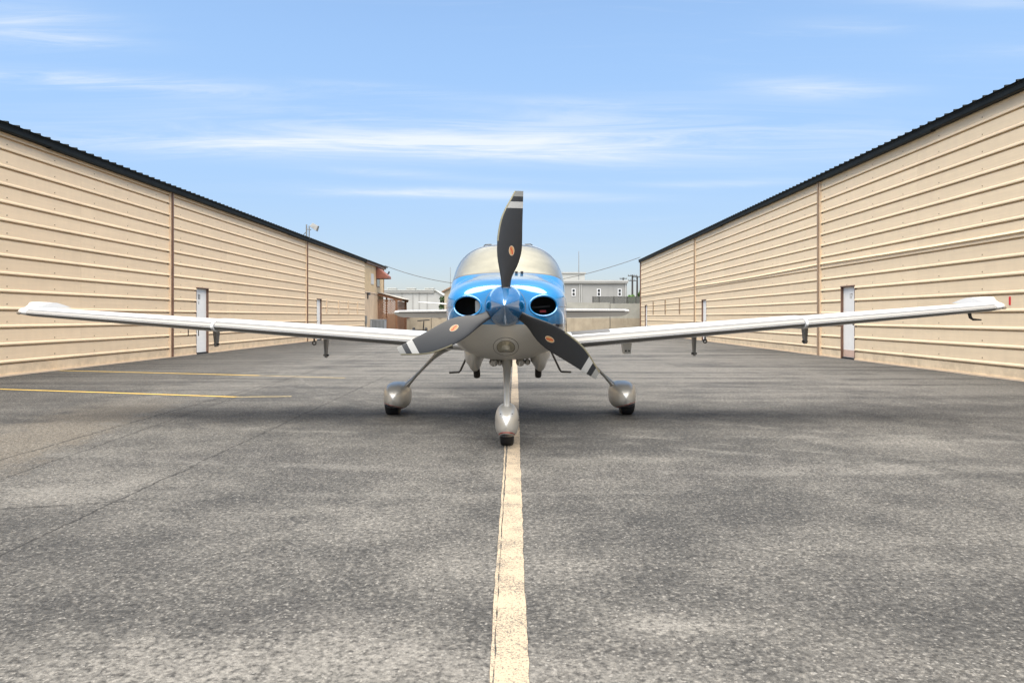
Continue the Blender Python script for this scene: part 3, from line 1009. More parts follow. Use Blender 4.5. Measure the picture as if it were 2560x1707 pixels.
# ------------------------------------------------------------------ far buildings
M['metal_wall'] = mat('pale_metal_wall', (0.37, 0.365, 0.345), 0.6, var=0.06, vscale=0.5)
M['grey_wall'] = mat('grey_metal_wall', (0.27, 0.264, 0.248), 0.6, var=0.06, vscale=0.5)
M['pale_roof'] = mat('pale_roof', (0.42, 0.42, 0.39), 0.5, var=0.05)
M['win_white'] = mat('window_white', (0.75, 0.75, 0.75), 0.5)
Yb = 110.0
x0, x1 = P(830, 0, Yb).x, P(1104, 0, Yb).x
ztop = P(0, 727, Yb).z
fb = thing('far_hangar', 'pale grey metal hangar far behind the lattice porch with roof vents', 'hangar', (x0, Yb, 1.3))
W, Hh = x1 - x0, ztop - 1.3
mb = MB()
pr = [(0, 0), (W, 0), (W, Hh - 0.6), (W - 0.9, Hh), (0, Hh)]
mb.loft([[(x, y, z) for (x, z) in pr] for y in (0, 22)], True, True)
mb.build('wall', M['metal_wall'], fb)
for px in (977, 1032, 1048, 1068, 940, 1005):
    mb = MB(); x = P(px, 0, Yb).x - x0; mb.box(x - 0.06, x + 0.06, -0.07, -0.005, 0, Hh - 0.35); mb.build('seam_trim', M['grey_wall'], fb)
mb = MB(); mb.box(-0.2, W - 1.1, -0.25, -0.005, Hh - 0.30, Hh - 0.02); mb.build('gutter', M['grey_wall'], fb)
mb = MB()
pr = [(-0.1, Hh + 0.02), (W - 0.9, Hh + 0.02), (W + 0.2, Hh - 0.70), (W + 0.2, Hh - 0.60), (W - 0.85, Hh + 0.12), (-0.1, Hh + 0.14)]
mb.loft([[(x, y, z) for (x, z) in pr] for y in (-0.3, 22.2)], True, True)
mb.build('roof', M['pale_roof'], fb)
for px in (976, 1024, 1071):
    x = P(px, 0, Yb).x - x0
    mb = MB(); mb.box(x - 0.6, x + 0.6, 1.0, 3.0, Hh + 0.14, Hh + 0.36); mb.box(x - 0.72, x + 0.72, 0.9, 3.1, Hh + 0.361, Hh + 0.46); mb.build('roof_vent', M['pale_roof'], fb)

Yg = 95.0
x0, x1 = P(1330, 0, Yg).x, P(1567, 0, Yg).x
zt = P(0, 705, Yg).z
gb = thing('grey_building', 'grey metal building with three small white windows beyond the concrete wall', 'building', (x0, Yg, 1.3))
W, Hh = x1 - x0, zt - 1.3
mb = MB(); mb.box(0, W, 0, 18, 0, Hh); mb.build('wall', M['grey_wall'], gb)
mb = MB(); mb.box(-0.3, W + 0.15, -0.35, 18.3, Hh + 0.002, Hh + 0.22); mb.build('roof', M['metal_wall'], gb)
mb = MB(); mb.box(-0.3, W + 0.1, -0.30, -0.005, Hh - 0.18, Hh); mb.build('gutter', M['grey_wall'], gb)
for px in (1382, 1434, 1497, 1549):
    x = P(px, 0, Yg).x - x0
    za, zb = P(0, 740, Yg).z - 1.3, P(0, 722, Yg).z - 1.3
    wo = MB().box(x - 0.24, x + 0.24, -0.06, -0.002, za, zb).build('window', M['win_white'], gb)
    zm = (za + zb) / 2
    for (a, b) in ((za + 0.07, zm - 0.04), (zm + 0.04, zb - 0.07)):
        MB().box(x - 0.155, x + 0.155, -0.07, -0.061, a, b).build('pane', M['darkglass'], wo)
for px in (1449, 1453, 1563):
    x = P(px, 0, Yg).x - x0
    MB().box(x - 0.05, x + 0.05, -0.14, -0.005, 0, Hh - 0.2).build('downpipe', M['metal_wall'], gb)
for px in (1400, 1520, 1534):
    x = P(px, 0, Yg).x - x0
    MB().box(x - 0.02, x + 0.02, -0.03, -0.002, 0, Hh - 0.2).build('seam_trim', M['grey_wall'], gb)
up = thing('rooftop_block', 'pale block rising behind the grey building roof', 'building', tuple(P(1380, 0, 130).xy) + (1.3,))
w_ = P(1462, 0, 130).x - P(1380, 0, 130).x
zt2 = P(0, 684, 130).z - 1.3
MB().box(0, w_, 0, 10, 0, zt2).build('wall', M['pale_roof'], up)
MB().box(-0.2, w_ + 0.2, -0.2, 10.2, zt2 + 0.001, zt2 + 0.25).build('parapet', M['metal_wall'], up)

sh = thing('small_house', 'small tan house with a brown gable roof half hidden by the nose', 'house', tuple(P(1111, 0, 85).xy) + (1.3,))
zt3 = P(0, 728, 85).z - 1.3
mb = MB(); mb.box(0, 4.0, 0, 5, 0, zt3); mb.add([(0, 0, zt3), (4, 0, zt3), (2.0, 0, zt3 + 1.0), (0, 5, zt3), (4, 5, zt3), (2.0, 5, zt3 + 1.0)], [(0, 1, 2), (3, 5, 4)])
mb.build('wall', M['conc'], sh)
mb = MB()
for (xa, xb) in ((-0.3, 2.0), (4.3, 2.0)):
    za = zt3 - 0.15
    mb.add([(xa, -0.3, za), (xb, -0.3, zt3 + 1.02), (xb, 5.3, zt3 + 1.02), (xa, 5.3, za), (xa, -0.3, za + 0.14), (xb, -0.3, zt3 + 1.16), (xb, 5.3, zt3 + 1.16), (xa, 5.3, za + 0.14)],
           [(0, 3, 2, 1), (4, 5, 6, 7), (0, 1, 5, 4), (1, 2, 6, 5), (2, 3, 7, 6), (3, 0, 4, 7)])
mb.build('roof', mat('brown_roof', (0.24, 0.15, 0.10), 0.8, var=0.2), sh)
MB().box(2.4, 2.75, 0.6, 1.0, zt3 + 0.6, zt3 + 1.75).build('chimney', M['brown'], sh)


def mast(px, y0, y1, Y, r0, r1, label):
    a, b = P(px, y0, Y), P(px, y1, Y)
    mb = MB(); mb.tube([(0, 0, 1.3 - a.z), (0, 0, 0), (0, 0, b.z - a.z)], [r0, r0, r1], 6)
    for k in range(4):
        z = (b.z - a.z) * (0.55 + 0.13 * k)
        mb.tube([(-0.12, 0, z), (0.12, 0, z)], 0.012, 4)
    o = mb.build('antenna_mast', M['galv'], loc=a)
    o.location = (a.x, Y, a.z)
    return tag(o, label, 'antenna')


mast(1447, 673, 628, 104, 0.06, 0.03, 'thin antenna mast on the grey building roof')
mast(1126, 714, 668, 90.5, 0.035, 0.02, 'thin antenna mast beside the small brown-roofed house')

# utility poles
for (px, top, arms, Yp, lab) in ((1581, 687, (690, 702), 120, 'leftmost of the two tall utility poles by the trees, with two crossarms'),
                                 (1593, 690, (693,), 122, 'tall utility pole closest to the right hangar corner, one crossarm'),
                                 (1558, 694, (697,), 150, 'short distant utility pole above the grey building roof')):
    b = P(px, top, Yp)
    up_ = thing('utility_pole', lab, 'utility pole', (b.x, Yp, 1.3), group='utility poles')
    mb = MB(); mb.tube([(0, 0, 0), (0, 0, b.z - 1.3)], [0.20, 0.13], 8); mb.build('pole', mat('pole_wood', (0.035, 0.032, 0.03), 0.8), up_, smooth=True)
    for ay in arms:
        z = P(px, ay, Yp).z - 1.3
        mb = MB(); mb.box(-0.75, 0.75, -0.22, -0.12, z - 0.06, z + 0.06); mb.build('crossarm', M['steel_dark'], up_)
        for x in (-0.65, 0.65, -0.3, 0.3):
            mb = MB(); mb.tube([(x, -0.17, z + 0.06), (x, -0.17, z + 0.24)], [0.05, 0.07], 6); mb.build('insulator', M['galv'], up_)

# mesh fence on the raised ground
fe = thing('mesh_fence', 'dark mesh screen fence in front of the grey building', 'fence', (P(1482, 0, 80).x, 80, 1.3))
fx = [0, P(1498, 0, 80).x - P(1482, 0, 80).x, P(1535, 0, 80).x - P(1482, 0, 80).x, P(1568, 0, 80).x - P(1482, 0, 80).x, P(1590, 0, 80).x - P(1482, 0, 80).x, P(1640, 0, 80).x - P(1482, 0, 80).x]
ft = P(0, 742, 80).z - 1.3
M['screen'] = mesh_screen_mat('fence_mesh', (0.10, 0.10, 0.09), 0.62)
for x in fx:
    MB().tube([(x, 0, 0), (x, 0, ft + 0.05)], 0.05, 8).build('post', M['steel_dark'], fe, smooth=True)
for a, b in zip(fx[:-1], fx[1:]):
    MB().box(a + 0.05, b - 0.05, -0.005, 0.005, 0.05, ft - 0.03).build('mesh_panel', M['screen'], fe)
    MB().tube([(a, 0, ft), (b, 0, ft)], 0.025, 6).build('rail', M['steel_dark'], fe)


# trees
M['leaf'] = foliage_mat('leaf_green', (0.055, 0.14, 0.025), (0.14, 0.27, 0.055))
M['leaf_dark'] = foliage_mat('leaf_dark', (0.04, 0.075, 0.028), (0.10, 0.14, 0.055))
M['bark'] = mat('bark', (0.12, 0.09, 0.065), 0.9, var=0.3, bump=0.5)


def tree(label, px, ytop, ybase, Y, wpx, m, seed):
    rr = random.Random(seed)
    base = P(px, 0, Y)
    ztop = P(0, ytop, Y).z
    w = wpx * Y / F / 2
    t = thing('tree', label, 'tree', (base.x, Y, 1.3), group='trees beyond the apron')
    H = ztop - 1.3
    mb = MB()
    mb.tube([(0, 0, 0), (0.1, 0.05, H * 0.35), (0.0, 0.1, H * 0.7)], [0.22, 0.15, 0.06], 8)
    for k in range(6):
        a = rr.uniform(0, 6.28)
        mb.tube([(0.08, 0.05, H * (0.25 + 0.06 * k)), (math.cos(a) * w * 0.6, math.sin(a) * w * 0.6, H * (0.5 + 0.07 * k))], [0.09, 0.03], 6)
    mb.build('trunk', M['bark'], t, smooth=True)
    mb = MB()
    blobs = []
    for k in range(26):
        a = rr.uniform(0, 6.28)
        q = rr.uniform(0, 1) ** 0.5
        z = rr.uniform(0.18, 0.93)
        rad = w * (1 - max(0, z - 0.45) ** 1.4 * 1.25)
        blobs.append((math.cos(a) * q * rad, math.sin(a) * q * rad * 0.8, H * z, w * rr.uniform(0.16, 0.36)))
    for (bx, by, bz, br) in blobs:
        for _ in range(95):
            d = Vector((rr.gauss(0, 1), rr.gauss(0, 1), rr.gauss(0, 1))).normalized() * br * rr.uniform(0.55, 1.05)
            c = Vector((bx, by, bz)) + d
            if c.z > H:
                continue
            n = Vector((rr.gauss(0, 1), rr.gauss(0, 1), rr.gauss(0.6, 1))).normalized()
            s = n.orthogonal().normalized() * rr.uniform(0.08, 0.17)
            b2 = n.cross(s)
            mb.add([c - s, c + b2 * 0.6, c + s, c - b2 * 0.6], [(0, 1, 2, 3)])
    mb.build('crown', m, t, fix=False)
    return t


tree('bright green bushy tree left of the pair beside the right hangar corner', 1580, 735, 757, 92, 30, M['leaf'], 3)
tree('taller green tree touching the right hangar corner', 1602, 722, 757, 96, 26, M['leaf'], 5)
tree('dull green tree between far hangar and small house', 1108, 738, 780, 100, 22, M['leaf_dark'], 8)

# overhead cable between the two hangar corners
mb = MB()
A, B = P(962, 664, 57.2), P(1601, 643, 57.2)
sag = 1.85
pts = []
for i in range(41):
    t_ = i / 40
    p = A.lerp(B, t_)
    p.z -= sag * 4 * t_ * (1 - t_) * (1 - 0.25 * (t_ - 0.5))
    pts.append(p)
mb.tube(pts, 0.022, 5)
tag(mb.build('overhead_cable', M['steel_dark']), 'dark sagging overhead cable strung between the two hangars', 'cable')

# ------------------------------------------------------------------ parked aeroplanes on the raised ground
def parked(label, px, Y, rz, zr=1.3):
    b = P(px, 0, Y)
    t = thing('parked_airplane', label, 'airplane', (b.x, Y, zr), (0, 0, rz), group='white aeroplanes parked on the raised ground')
    mb = MB()
    rings = []
    for (y, w, h, zc) in [(-1.9, 0.12, 0.12, 1.1), (-1.7, 0.42, 0.36, 1.1), (-0.8, 0.52, 0.48, 1.1), (0.0, 0.56, 0.72, 1.25), (0.9, 0.55, 0.72, 1.25), (2.2, 0.36, 0.42, 1.2), (4.6, 0.1, 0.18, 1.25)]:
        rings.append([(w * math.cos(a * math.pi / 10), y, zc + h * math.sin(a * math.pi / 10)) for a in range(20)])
    mb.loft(rings, True, True); mb.build('fuselage', M['white'], t, smooth=True)
    for s in (-1, 1):
        mb = MB()
        rings = []
        for (x, y, c, z, th) in [(0.4, -0.2, 1.5, 0.88, 0.10), (3.0, 0.0, 1.2, 1.05, 0.075), (5.7, 0.15, 0.85, 1.24, 0.05), (5.85, 0.3, 0.5, 1.26, 0.02)]:
            rings.append([(s * x, y, z), (s * x, y + c * 0.1, z + th * 0.8), (s * x, y + c * 0.35, z + th), (s * x, y + c, z), (s * x, y + c * 0.35, z - th * 0.7), (s * x, y + c * 0.1, z - th * 0.6)])
        mb.loft(rings, True, True); mb.build('wing', M['white'], t, smooth='all')
        mb = MB(); mb.box(*sorted((s * 0.05, s * 1.8)), 3.9, 4.6, 1.22, 1.30); mb.build('tailplane', M['white'], t)
        mb = MB(); mb.tube([(s * 0.7, 0.6, 0.9), (s * 1.2, 0.6, 0.2)], 0.05, 6); mb.tube([(s * 1.12, 0.6, 0.19), (s * 1.28, 0.6, 0.19)], 0.19, 14); mb.build('main_wheel', M['rubber'], t)
    mb = MB(); mb.add([(-0.04, 3.6, 1.3), (-0.04, 4.7, 1.3), (-0.03, 4.9, 2.4), (-0.03, 4.4, 2.4), (0.04, 3.6, 1.3), (0.04, 4.7, 1.3), (0.03, 4.9, 2.4), (0.03, 4.4, 2.4)],
                      [(0, 1, 2, 3), (4, 7, 6, 5), (0, 4, 5, 1), (1, 5, 6, 2), (2, 6, 7, 3), (3, 7, 4, 0)]); mb.build('fin', M['white'], t)
    mb = MB(); mb.tube([(0, -1.3, 0.9), (0, -1.3, 0.2)], 0.04, 6); mb.tube([(-0.07, -1.3, 0.17), (0.07, -1.3, 0.17)], 0.17, 14); mb.build('nose_wheel', M['rubber'], t)
    mb = MB(); mb.box(-0.9, 0.9, -1.98, -1.94, 1.04, 1.16); mb.build('propeller', M['prop'], t)
    return t


parked('white low-wing aeroplane parked far behind, its wing showing left of the nose', 1208, 66, R(2))
parked('white low-wing aeroplane parked far behind, its wing tip showing above the right concrete wall', 1296, 76, R(-2))

# ================================================================== the aeroplane
DP = 6.31
HUB = Vector((0, 0, 1.296))
plane = thing('light_airplane', 'blue and silver single-engine aeroplane facing the camera on the centre line', 'airplane',
              (-0.052, DP, 0.0), (0, R(-0.30), R(-0.5)))


def interp(xs, ys, x):
    """monotone cubic through the table"""
    xs, ys = np.asarray(xs, float), np.asarray(ys, float)
    h = np.diff(xs); d = np.diff(ys) / h
    m = np.zeros_like(ys)
    m[0], m[-1] = d[0], d[-1]
    for i in range(1, len(xs) - 1):
        if d[i - 1] * d[i] > 0:
            w1, w2 = 2 * h[i] + h[i - 1], h[i] + 2 * h[i - 1]
            m[i] = (w1 + w2) / (w1 / d[i - 1] + w2 / d[i])
    i = int(np.clip(np.searchsorted(xs, x) - 1, 0, len(xs) - 2))
    t = (x - xs[i]) / h[i]
    return float((2 * t**3 - 3 * t**2 + 1) * ys[i] + (t**3 - 2 * t**2 + t) * h[i] * m[i] + (-2 * t**3 + 3 * t**2) * ys[i + 1] + (t**3 - t**2) * h[i] * m[i + 1])


# l, half width, top, bottom, z of the widest line, top exponent, bottom exponent
SEC = [
    (0.070, 0.175, 1.468, 1.120, 1.296, 2.0, 2.0),
    (0.080, 0.265, 1.475, 1.098, 1.294, 2.2, 2.0),
    (0.105, 0.365, 1.487, 1.065, 1.290, 2.4, 2.0),
    (0.150, 0.440, 1.502, 1.022, 1.286, 2.5, 2.1),
    (0.230, 0.490, 1.522, 0.962, 1.282, 2.6, 2.2),
    (0.360, 0.530, 1.545, 0.893, 1.280, 2.6, 2.3),
    (0.600, 0.562, 1.580, 0.823, 1.280, 2.6, 2.5),
    (0.900, 0.585, 1.616, 0.785, 1.280, 2.6, 2.6),
    (1.150, 0.600, 1.652, 0.772, 1.285, 2.6, 2.6),
    (1.300, 0.607, 1.735, 0.770, 1.290, 2.6, 2.6),
    (1.500, 0.617, 1.842, 0.770, 1.300, 2.7, 2.6),
    (1.750, 0.628, 1.950, 0.770, 1.310, 2.8, 2.6),
    (2.000, 0.638, 2.018, 0.770, 1.320, 2.9, 2.6),
    (2.350, 0.645, 2.050, 0.770, 1.330, 2.9, 2.6),
    (2.900, 0.620, 2.020, 0.775, 1.330, 2.8, 2.5),
    (3.500, 0.510, 1.885, 0.810, 1.330, 2.6, 2.4),
    (4.300, 0.360, 1.690, 0.930, 1.330, 2.4, 2.2),
    (5.300, 0.215, 1.540, 1.060, 1.330, 2.2, 2.1),
    (6.400, 0.110, 1.450, 1.170, 1.330, 2.0, 2.0),
    (7.050, 0.055, 1.410, 1.240, 1.330, 2.0, 2.0)]
SL = [s[0] for s in SEC]


def section(l, n=132):
    w, zt, zb, zm, nt, nb = [interp(SL, [s[k] for s in SEC], l) for k in range(1, 7)]
    out = []
    for k in range(n):
        a = 2 * math.pi * k / n
        c, s = math.cos(a), math.sin(a)
        e = nt if s >= 0 else nb
        x = w * math.copysign(abs(c) ** (2 / e), c)
        z = zm + (zt - zm if s >= 0 else zm - zb) * math.copysign(abs(s) ** (2 / e), s)
        out.append((x, l, z))
    return out


ls = [0.07 + 0.09 * (i / 40) ** 2.4 for i in range(40)]
for a, b, n in ((0.16, 0.40, 16), (0.40, 1.1, 26), (1.1, 2.1, 44), (2.1, 3.5, 24), (3.5, 7.05, 26)):
    ls += [a + (b - a) * i / n for i in range(n)]
ls.append(7.05)
body = MB()
body.loft([section(l) for l in ls], True, True)
me = body.mesh('body', M['silver'])
bm = bmesh.new(); bm.from_mesh(me)
WB = (Vector((0, 1.12, 1.640)), Vector((0, 0.10, 0.60)).normalized())        # windscreen sill plane (normal points up)
WB = (Vector((0, 1.16, 1.652)), Vector((0, 0.16, 1.0)).normalized())
WR = (Vector((0, 1.98, 2.015)), Vector((0, -1.0, 0.34)).normalized())         # roof hoop plane (normal points forward)
ZS = 1.138                                                                     # blue / silver break
planes = [WB, WR, (WB[0] - WB[1] * 0.014, WB[1]), (WR[0] - WR[1] * 0.014, WR[1]),
          (Vector((0, 1.02, 0)), Vector((0, 1, 0))), (Vector((0, 1.024, 0)), Vector((0, 1, 0))),
          (Vector((0, 0, ZS)), Vector((0, 0, 1))), (Vector((0, 0, ZS - 0.028)), Vector((0, 0, 1))), (Vector((0, 0, ZS - 0.036)), Vector((0, 0, 1))),
          (Vector((0, 0, 1.2875)), Vector((0, 0, 1))), (Vector((0, 0, 1.2915)), Vector((0, 0, 1))),
          (Vector((0, 0, 1.56)), Vector((0, 0.02, 1))), (Vector((0, 0, 1.87)), Vector((0, 0, 1))),
          (Vector((0, 2.12, 0)), Vector((0, 1, 0))), (Vector((0, 3.15, 0)), Vector((0, 1, 0.35)).normalized())]
for co, no in planes:
    bmesh.ops.bisect_plane(bm, geom=bm.verts[:] + bm.edges[:] + bm.faces[:], dist=1e-5, plane_co=co, plane_no=no)
bm.normal_update()
bvh = BVHTree.FromBMesh(bm)
INL = [(-0.330, 1.297), (0.330, 1.297)]
IA, IB = 0.122, 0.089
groups = {}


def inside_inlet(x, z, grow=1.0):
    for (cx, cz) in INL:
        if ((x - cx) / (IA * grow)) ** 2 + ((z - cz) / (IB * grow)) ** 2 < 1:
            return True
    return False


for f in bm.faces:
    c = f.calc_center_median()
    up = (c - WB[0]).dot(WB[1]); fw = (c - WR[0]).dot(WR[1])
    key = 'fuselage'
    if c.y < 1.02:
        if c.y < 0.5 and inside_inlet(c.x, c.z, 1.01):
            continue
        if 1.2875 < c.z < 1.2915 and abs(c.x) > 0.2:
            key = 'cowling_seam'
        elif c.z > 1.2895:
            key = 'upper_cowling'
        elif c.z > ZS:
            key = 'cowling_cheek'
        elif c.z > ZS - 0.028 and c.y > 0.22:
            key = 'cowling_stripe'
        else:
            key = 'lower_cowling'
    elif c.y < 1.024:
        key = 'cowling_seam'
    elif up > 0 and fw > 0 and c.y < 2.2:
        key = 'windscreen'
    elif up > -0.014 and fw > -0.014 and c.y < 2.2:
        key = 'windscreen_seal'
    elif fw > 0 and c.z > 1.44 and c.y < 2.0:
        key = 'scuttle_deck'
    elif 2.12 < c.y and 1.56 < c.z + 0.02 * c.y * 0 and c.z < 1.87 and (c - Vector((0, 3.15, 0))).dot(Vector((0, 1, 0.35))) < 0.0 and c.z > 1.56 and abs(c.x) > 0.3:
        key = 'side_window'
    groups.setdefault(key, []).append(f)
BODYMAT = {'fuselage': 'silver', 'cowling_seam': 'seal', 'upper_cowling': 'blue', 'cowling_cheek': 'blue', 'cowling_stripe': 'navy', 'lower_cowling': 'silver',
           'windscreen': 'glass', 'windscreen_seal': 'seal', 'scuttle_deck': 'blue', 'side_window': 'darkglass'}
body_parts = {}
for key, fs in groups.items():
    idx, mb = {}, MB()
    nor = []
    for f in fs:
        face = []
        for v in f.verts:
            if v.index not in idx:
                idx[v.index] = len(mb.v)
                mb.v.append(tuple(v.co)); nor.append(v.normal.copy())
            face.append(idx[v.index])
        mb.f.append(tuple(face)); mb.m.append(0)
    me = mb.mesh(key, M[BODYMAT[key]], 'all', fix=False)
    me.normals_split_custom_set_from_vertices([tuple(n) for n in nor])
    body_parts[key] = link(key, me, plane)
    if key == 'windscreen':
        sh_ = MB()
        sh_.v = [tuple(Vector(p) - n * (0.009 + 0.003 * math.sin(p[0] * 9 + p[1] * 7))) for p, n in zip(mb.v, nor)]
        sh_.f = list(mb.f); sh_.m = list(mb.m)
        sh_.build('sunshade', M['shade'], plane, smooth='all', fix=False)
bm.free()


def hit(x, z, y0=-1.0):
    """first body surface met going aft along x, z"""
    r = bvh.ray_cast(Vector((x, y0, z)), Vector((0, 1, 0)))
    return r[0], r[1]


# air inlets: rolled lip, dark duct, baffle inside
for (cx, cz) in INL:
    path = []
    nn = 56
    for k in range(nn):
        a = 2 * math.pi * k / nn
        x, z = cx + IA * math.cos(a), cz + IB * math.sin(a)
        p, n_ = hit(x, z)
        path.append(Vector((x, (p.y if p else 0.2), z)))
    rings = []
    for k in range(nn):
        p = path[k]
        t = (path[(k + 1) % nn] - path[k - 1]).normalized()
        rad = Vector((p.x - cx, 0, p.z - cz)).normalized()
        b_ = t.cross(rad).normalized()
        if b_.y > 0:
            b_ = -b_
        out_ = b_.cross(t)
        if out_.dot(rad) < 0:
            out_ = -out_
        ring = []
        for j in range(12):
            q = 2 * math.pi * j / 12
            ring.append(p + out_ * 0.010 * math.cos(q) + b_ * (0.009 * math.sin(q) - 0.002))
        rings.append(ring)
    mb = MB(); mb.loft(rings + [rings[0]], True)
    lip = mb.build('inlet_lip', M['blue'], plane, smooth='all')
    mb = MB()
    duct = []
    for (dy, sc) in ((0.0, 0.93), (0.08, 0.95), (0.30, 1.0)):
        duct.append([(cx + (p.x - cx) * sc, p.y * (1 - dy / 0.3) + 0.45 * (dy / 0.3) + 0.0, cz + (p.z - cz) * sc) for p in path])
    mb.loft(duct, True)
    mb.add(duct[-1], [tuple(range(nn))])
    mb.build('inlet_duct', M['dark'], plane, smooth=True)
    mb = MB()
    if cx > 0:
        mb.box(cx - 0.025, cx + 0.03, 0.30, 0.31, cz - 0.055, cz - 0.035)
        mb.build('red_plug', M['red_label'], plane)
        mb = MB()
        mb.tube([(cx - 0.09, 0.36, cz - 0.01), (cx + 0.07, 0.37, cz)], 0.012, 6)
        mb.build('engine_baffle', M['steel_dark'], plane)
    else:
        mb.box(cx + 0.06, cx + 0.10, 0.26, 0.30, cz - 0.05, cz + 0.05)
        mb.build('engine_baffle', M['metal'], plane)

# spinner
mb = MB()
rings = []
N = 40
prof = []
for i in range(N + 1):
    s = i / N
    prof.append((0.055 - 0.375 * s, 0.172 * (1 - s ** 1.55) ** 0.93 + 0.0015))
for (l, r) in prof:
    rings.append([(r * math.cos(2 * math.pi * k / 64), l, r * math.sin(2 * math.pi * k / 64)) for k in range(64)])
mb.loft(rings, True, True)
sp = mb.build('spinner', M['blue_spin'], plane, smooth='all', loc=HUB)
mb = MB()
mb.tube([(0, 0.058, 0), (0, 0.064, 0), (0, 0.068, 0)], [0.174, 0.177, 0.172], 64)
mb.build('spinner_backplate', M['titan'], sp, smooth=True)

# propeller blades
LEp = [(0.10, -0.030), (0.169, -0.030), (0.248, -0.037), (0.322, -0.049), (0.395, -0.061), (0.468, -0.066), (0.553, -0.064), (0.650, -0.052), (0.748, -0.030), (0.833, 0.006), (0.900, 0.043), (0.982, 0.088)]
TEp = [(0.10, 0.044), (0.169, 0.046), (0.242, 0.058), (0.291, 0.079), (0.352, 0.110), (0.425, 0.134), (0.480, 0.145), (0.553, 0.149), (0.675, 0.151), (0.857, 0.157), (0.982, 0.161)]


def blade_pt(r, u, side):
    le = interp([p[0] for p in LEp], [p[1] for p in LEp], r)
    te = interp([p[0] for p in TEp], [p[1] for p in TEp], r)
    beta = R(interp([0.10, 0.2, 0.4, 0.7, 0.99], [44, 40, 31, 21, 15], r))
    off = le + (te - le) * u
    mid = interp([0.1, 0.3, 0.99], [0.0, 0.02, 0.045], r)
    T = interp([0.10, 0.2, 0.35, 0.6, 0.99], [0.034, 0.026, 0.014, 0.008, 0.003], r)
    th = T * (max(0.0, u * (1 - u)) ** 0.5) * 2 * (1.15 - 0.3 * u)
    y = (off - mid) * math.tan(beta) * 0.75
    return Vector((off, y + (-th if side > 0 else th * 0.45), r))


rs = [0.10, 0.135, 0.169, 0.205, 0.248, 0.29, 0.335, 0.38, 0.43, 0.48, 0.53, 0.58, 0.63, 0.68, 0.73, 0.78, 0.8349, 0.8351, 0.86, 0.8899, 0.8901, 0.91, 0.9349, 0.9351, 0.96, 0.982]
us = [0.0, 0.02, 0.05, 0.09, 0.15, 0.25, 0.38, 0.52, 0.68, 0.82, 0.93, 0.98, 1.0]
mb = MB()
rings = []
for r in rs:
    rings.append([blade_pt(r, u, 1) for u in us] + [blade_pt(r, u, -1) for u in reversed(us[1:-1])])
n = len(rings[0])
for i in range(len(rings) - 1):
    rm = (rs[i] + rs[i + 1]) / 2
    mi = 2 if rm > 0.935 else 0 if rm > 0.89 else 1 if rm > 0.835 else 0
    mb.loft([rings[i], rings[i + 1]], True, False, mi)
mb.add(rings[-1], [tuple(range(n))], 2)
blade_me = mb.mesh('propeller_blade', [M['prop'], M['prop_white'], M['prop_grey']], False)
bm = bmesh.new(); bm.from_mesh(blade_me); bmesh.ops.remove_doubles(bm, verts=bm.verts, dist=1e-5); bmesh.ops.recalc_face_normals(bm, faces=bm.faces); bm.to_mesh(blade_me); bm.free()
blade_me.polygons.foreach_set('use_smooth', [True] * len(blade_me.polygons)); blade_me.set_sharp_from_angle(angle=R(50))
# nickel guard along the outer leading edge
mb = MB()
gr = [0.552 + (0.980 - 0.552) * i / 22 for i in range(23)]
rings = []
for r in gr:
    le = interp([p[0] for p in LEp], [p[1] for p in LEp], r); te = interp([p[0] for p in TEp], [p[1] for p in TEp], r)
    ue = 0.0125 / (te - le)
    row = [blade_pt(r, u, 1) + Vector((0, -0.0012, 0)) for u in (ue, ue * 0.5, ue * 0.15)]
    row.append(blade_pt(r, 0.0, 1) + Vector((-0.0016, 0, 0)))
    row += [blade_pt(r, u, -1) + Vector((0, 0.0012, 0)) for u in (ue * 0.15, ue * 0.5, ue)]
    rings.append(row)
mb.loft(rings, False)
guard_me = mb.mesh('leading_edge_guard', M['nickel'], 'all')
# oval maker's badge
mb = MB()


def on_blade(x, r, lift):
    le = interp([p[0] for p in LEp], [p[1] for p in LEp], r); te = interp([p[0] for p in TEp], [p[1] for p in TEp], r)
    u = (x - le) / (te - le)
    return Vector((x, blade_pt(r, u, 1).y - lift, r))


def oval(ax, az, lift, mi):
    pts = [on_blade(0.058, 0.471, lift)]
    rings_ = []
    for k in range(28):
        a = 2 * math.pi * k / 28
        pts.append(on_blade(0.058 + ax * math.cos(a), 0.471 + az * math.sin(a), lift))
    mb.add(pts, [(0, 1 + k, 1 + (k + 1) % 28) for k in range(28)], mi)


oval(0.0232, 0.0425, 0.0010, 0)
oval(0.0185, 0.0370, 0.0016, 1)
zz = [(-0.010, 0.030), (-0.004, 0.024), (-0.006, 0.008), (0.004, 0.004), (0.003, -0.012), (0.009, -0.018), (0.006, -0.031)]
for (a, b) in zip(zz[:-1], zz[1:]):
    d = Vector((b[0] - a[0], b[1] - a[1])).normalized()
    s = Vector((-d.y, d.x)) * 0.0042
    q = [(a[0] + s.x, a[1] + s.y), (a[0] - s.x, a[1] - s.y), (b[0] - s.x, b[1] - s.y), (b[0] + s.x, b[1] + s.y)]
    mb.add([on_blade(0.058 + x, 0.471 + z, 0.0023) for x, z in q], [(0, 1, 2, 3)], 2)
badge_me = mb.mesh('badge', [M['decal'], M['decal_gold'], M['decal_red']])
mb = MB()
mb.tube([(0.008, 0, 0.095), (0.008, 0, 0.150), (0.008, 0, 0.158)], [0.052, 0.049, 0.043], 24)
cuff_me = mb.mesh('blade_cuff', M['prop'], True)
for ang in (0, 120, 240):
    bl = link('propeller_blade', blade_me, plane, HUB, (0, R(ang), 0))
    for nme, dat in (('leading_edge_guard', guard_me), ('badge', badge_me), ('blade_cuff', cuff_me)):
        link(nme, dat, bl)

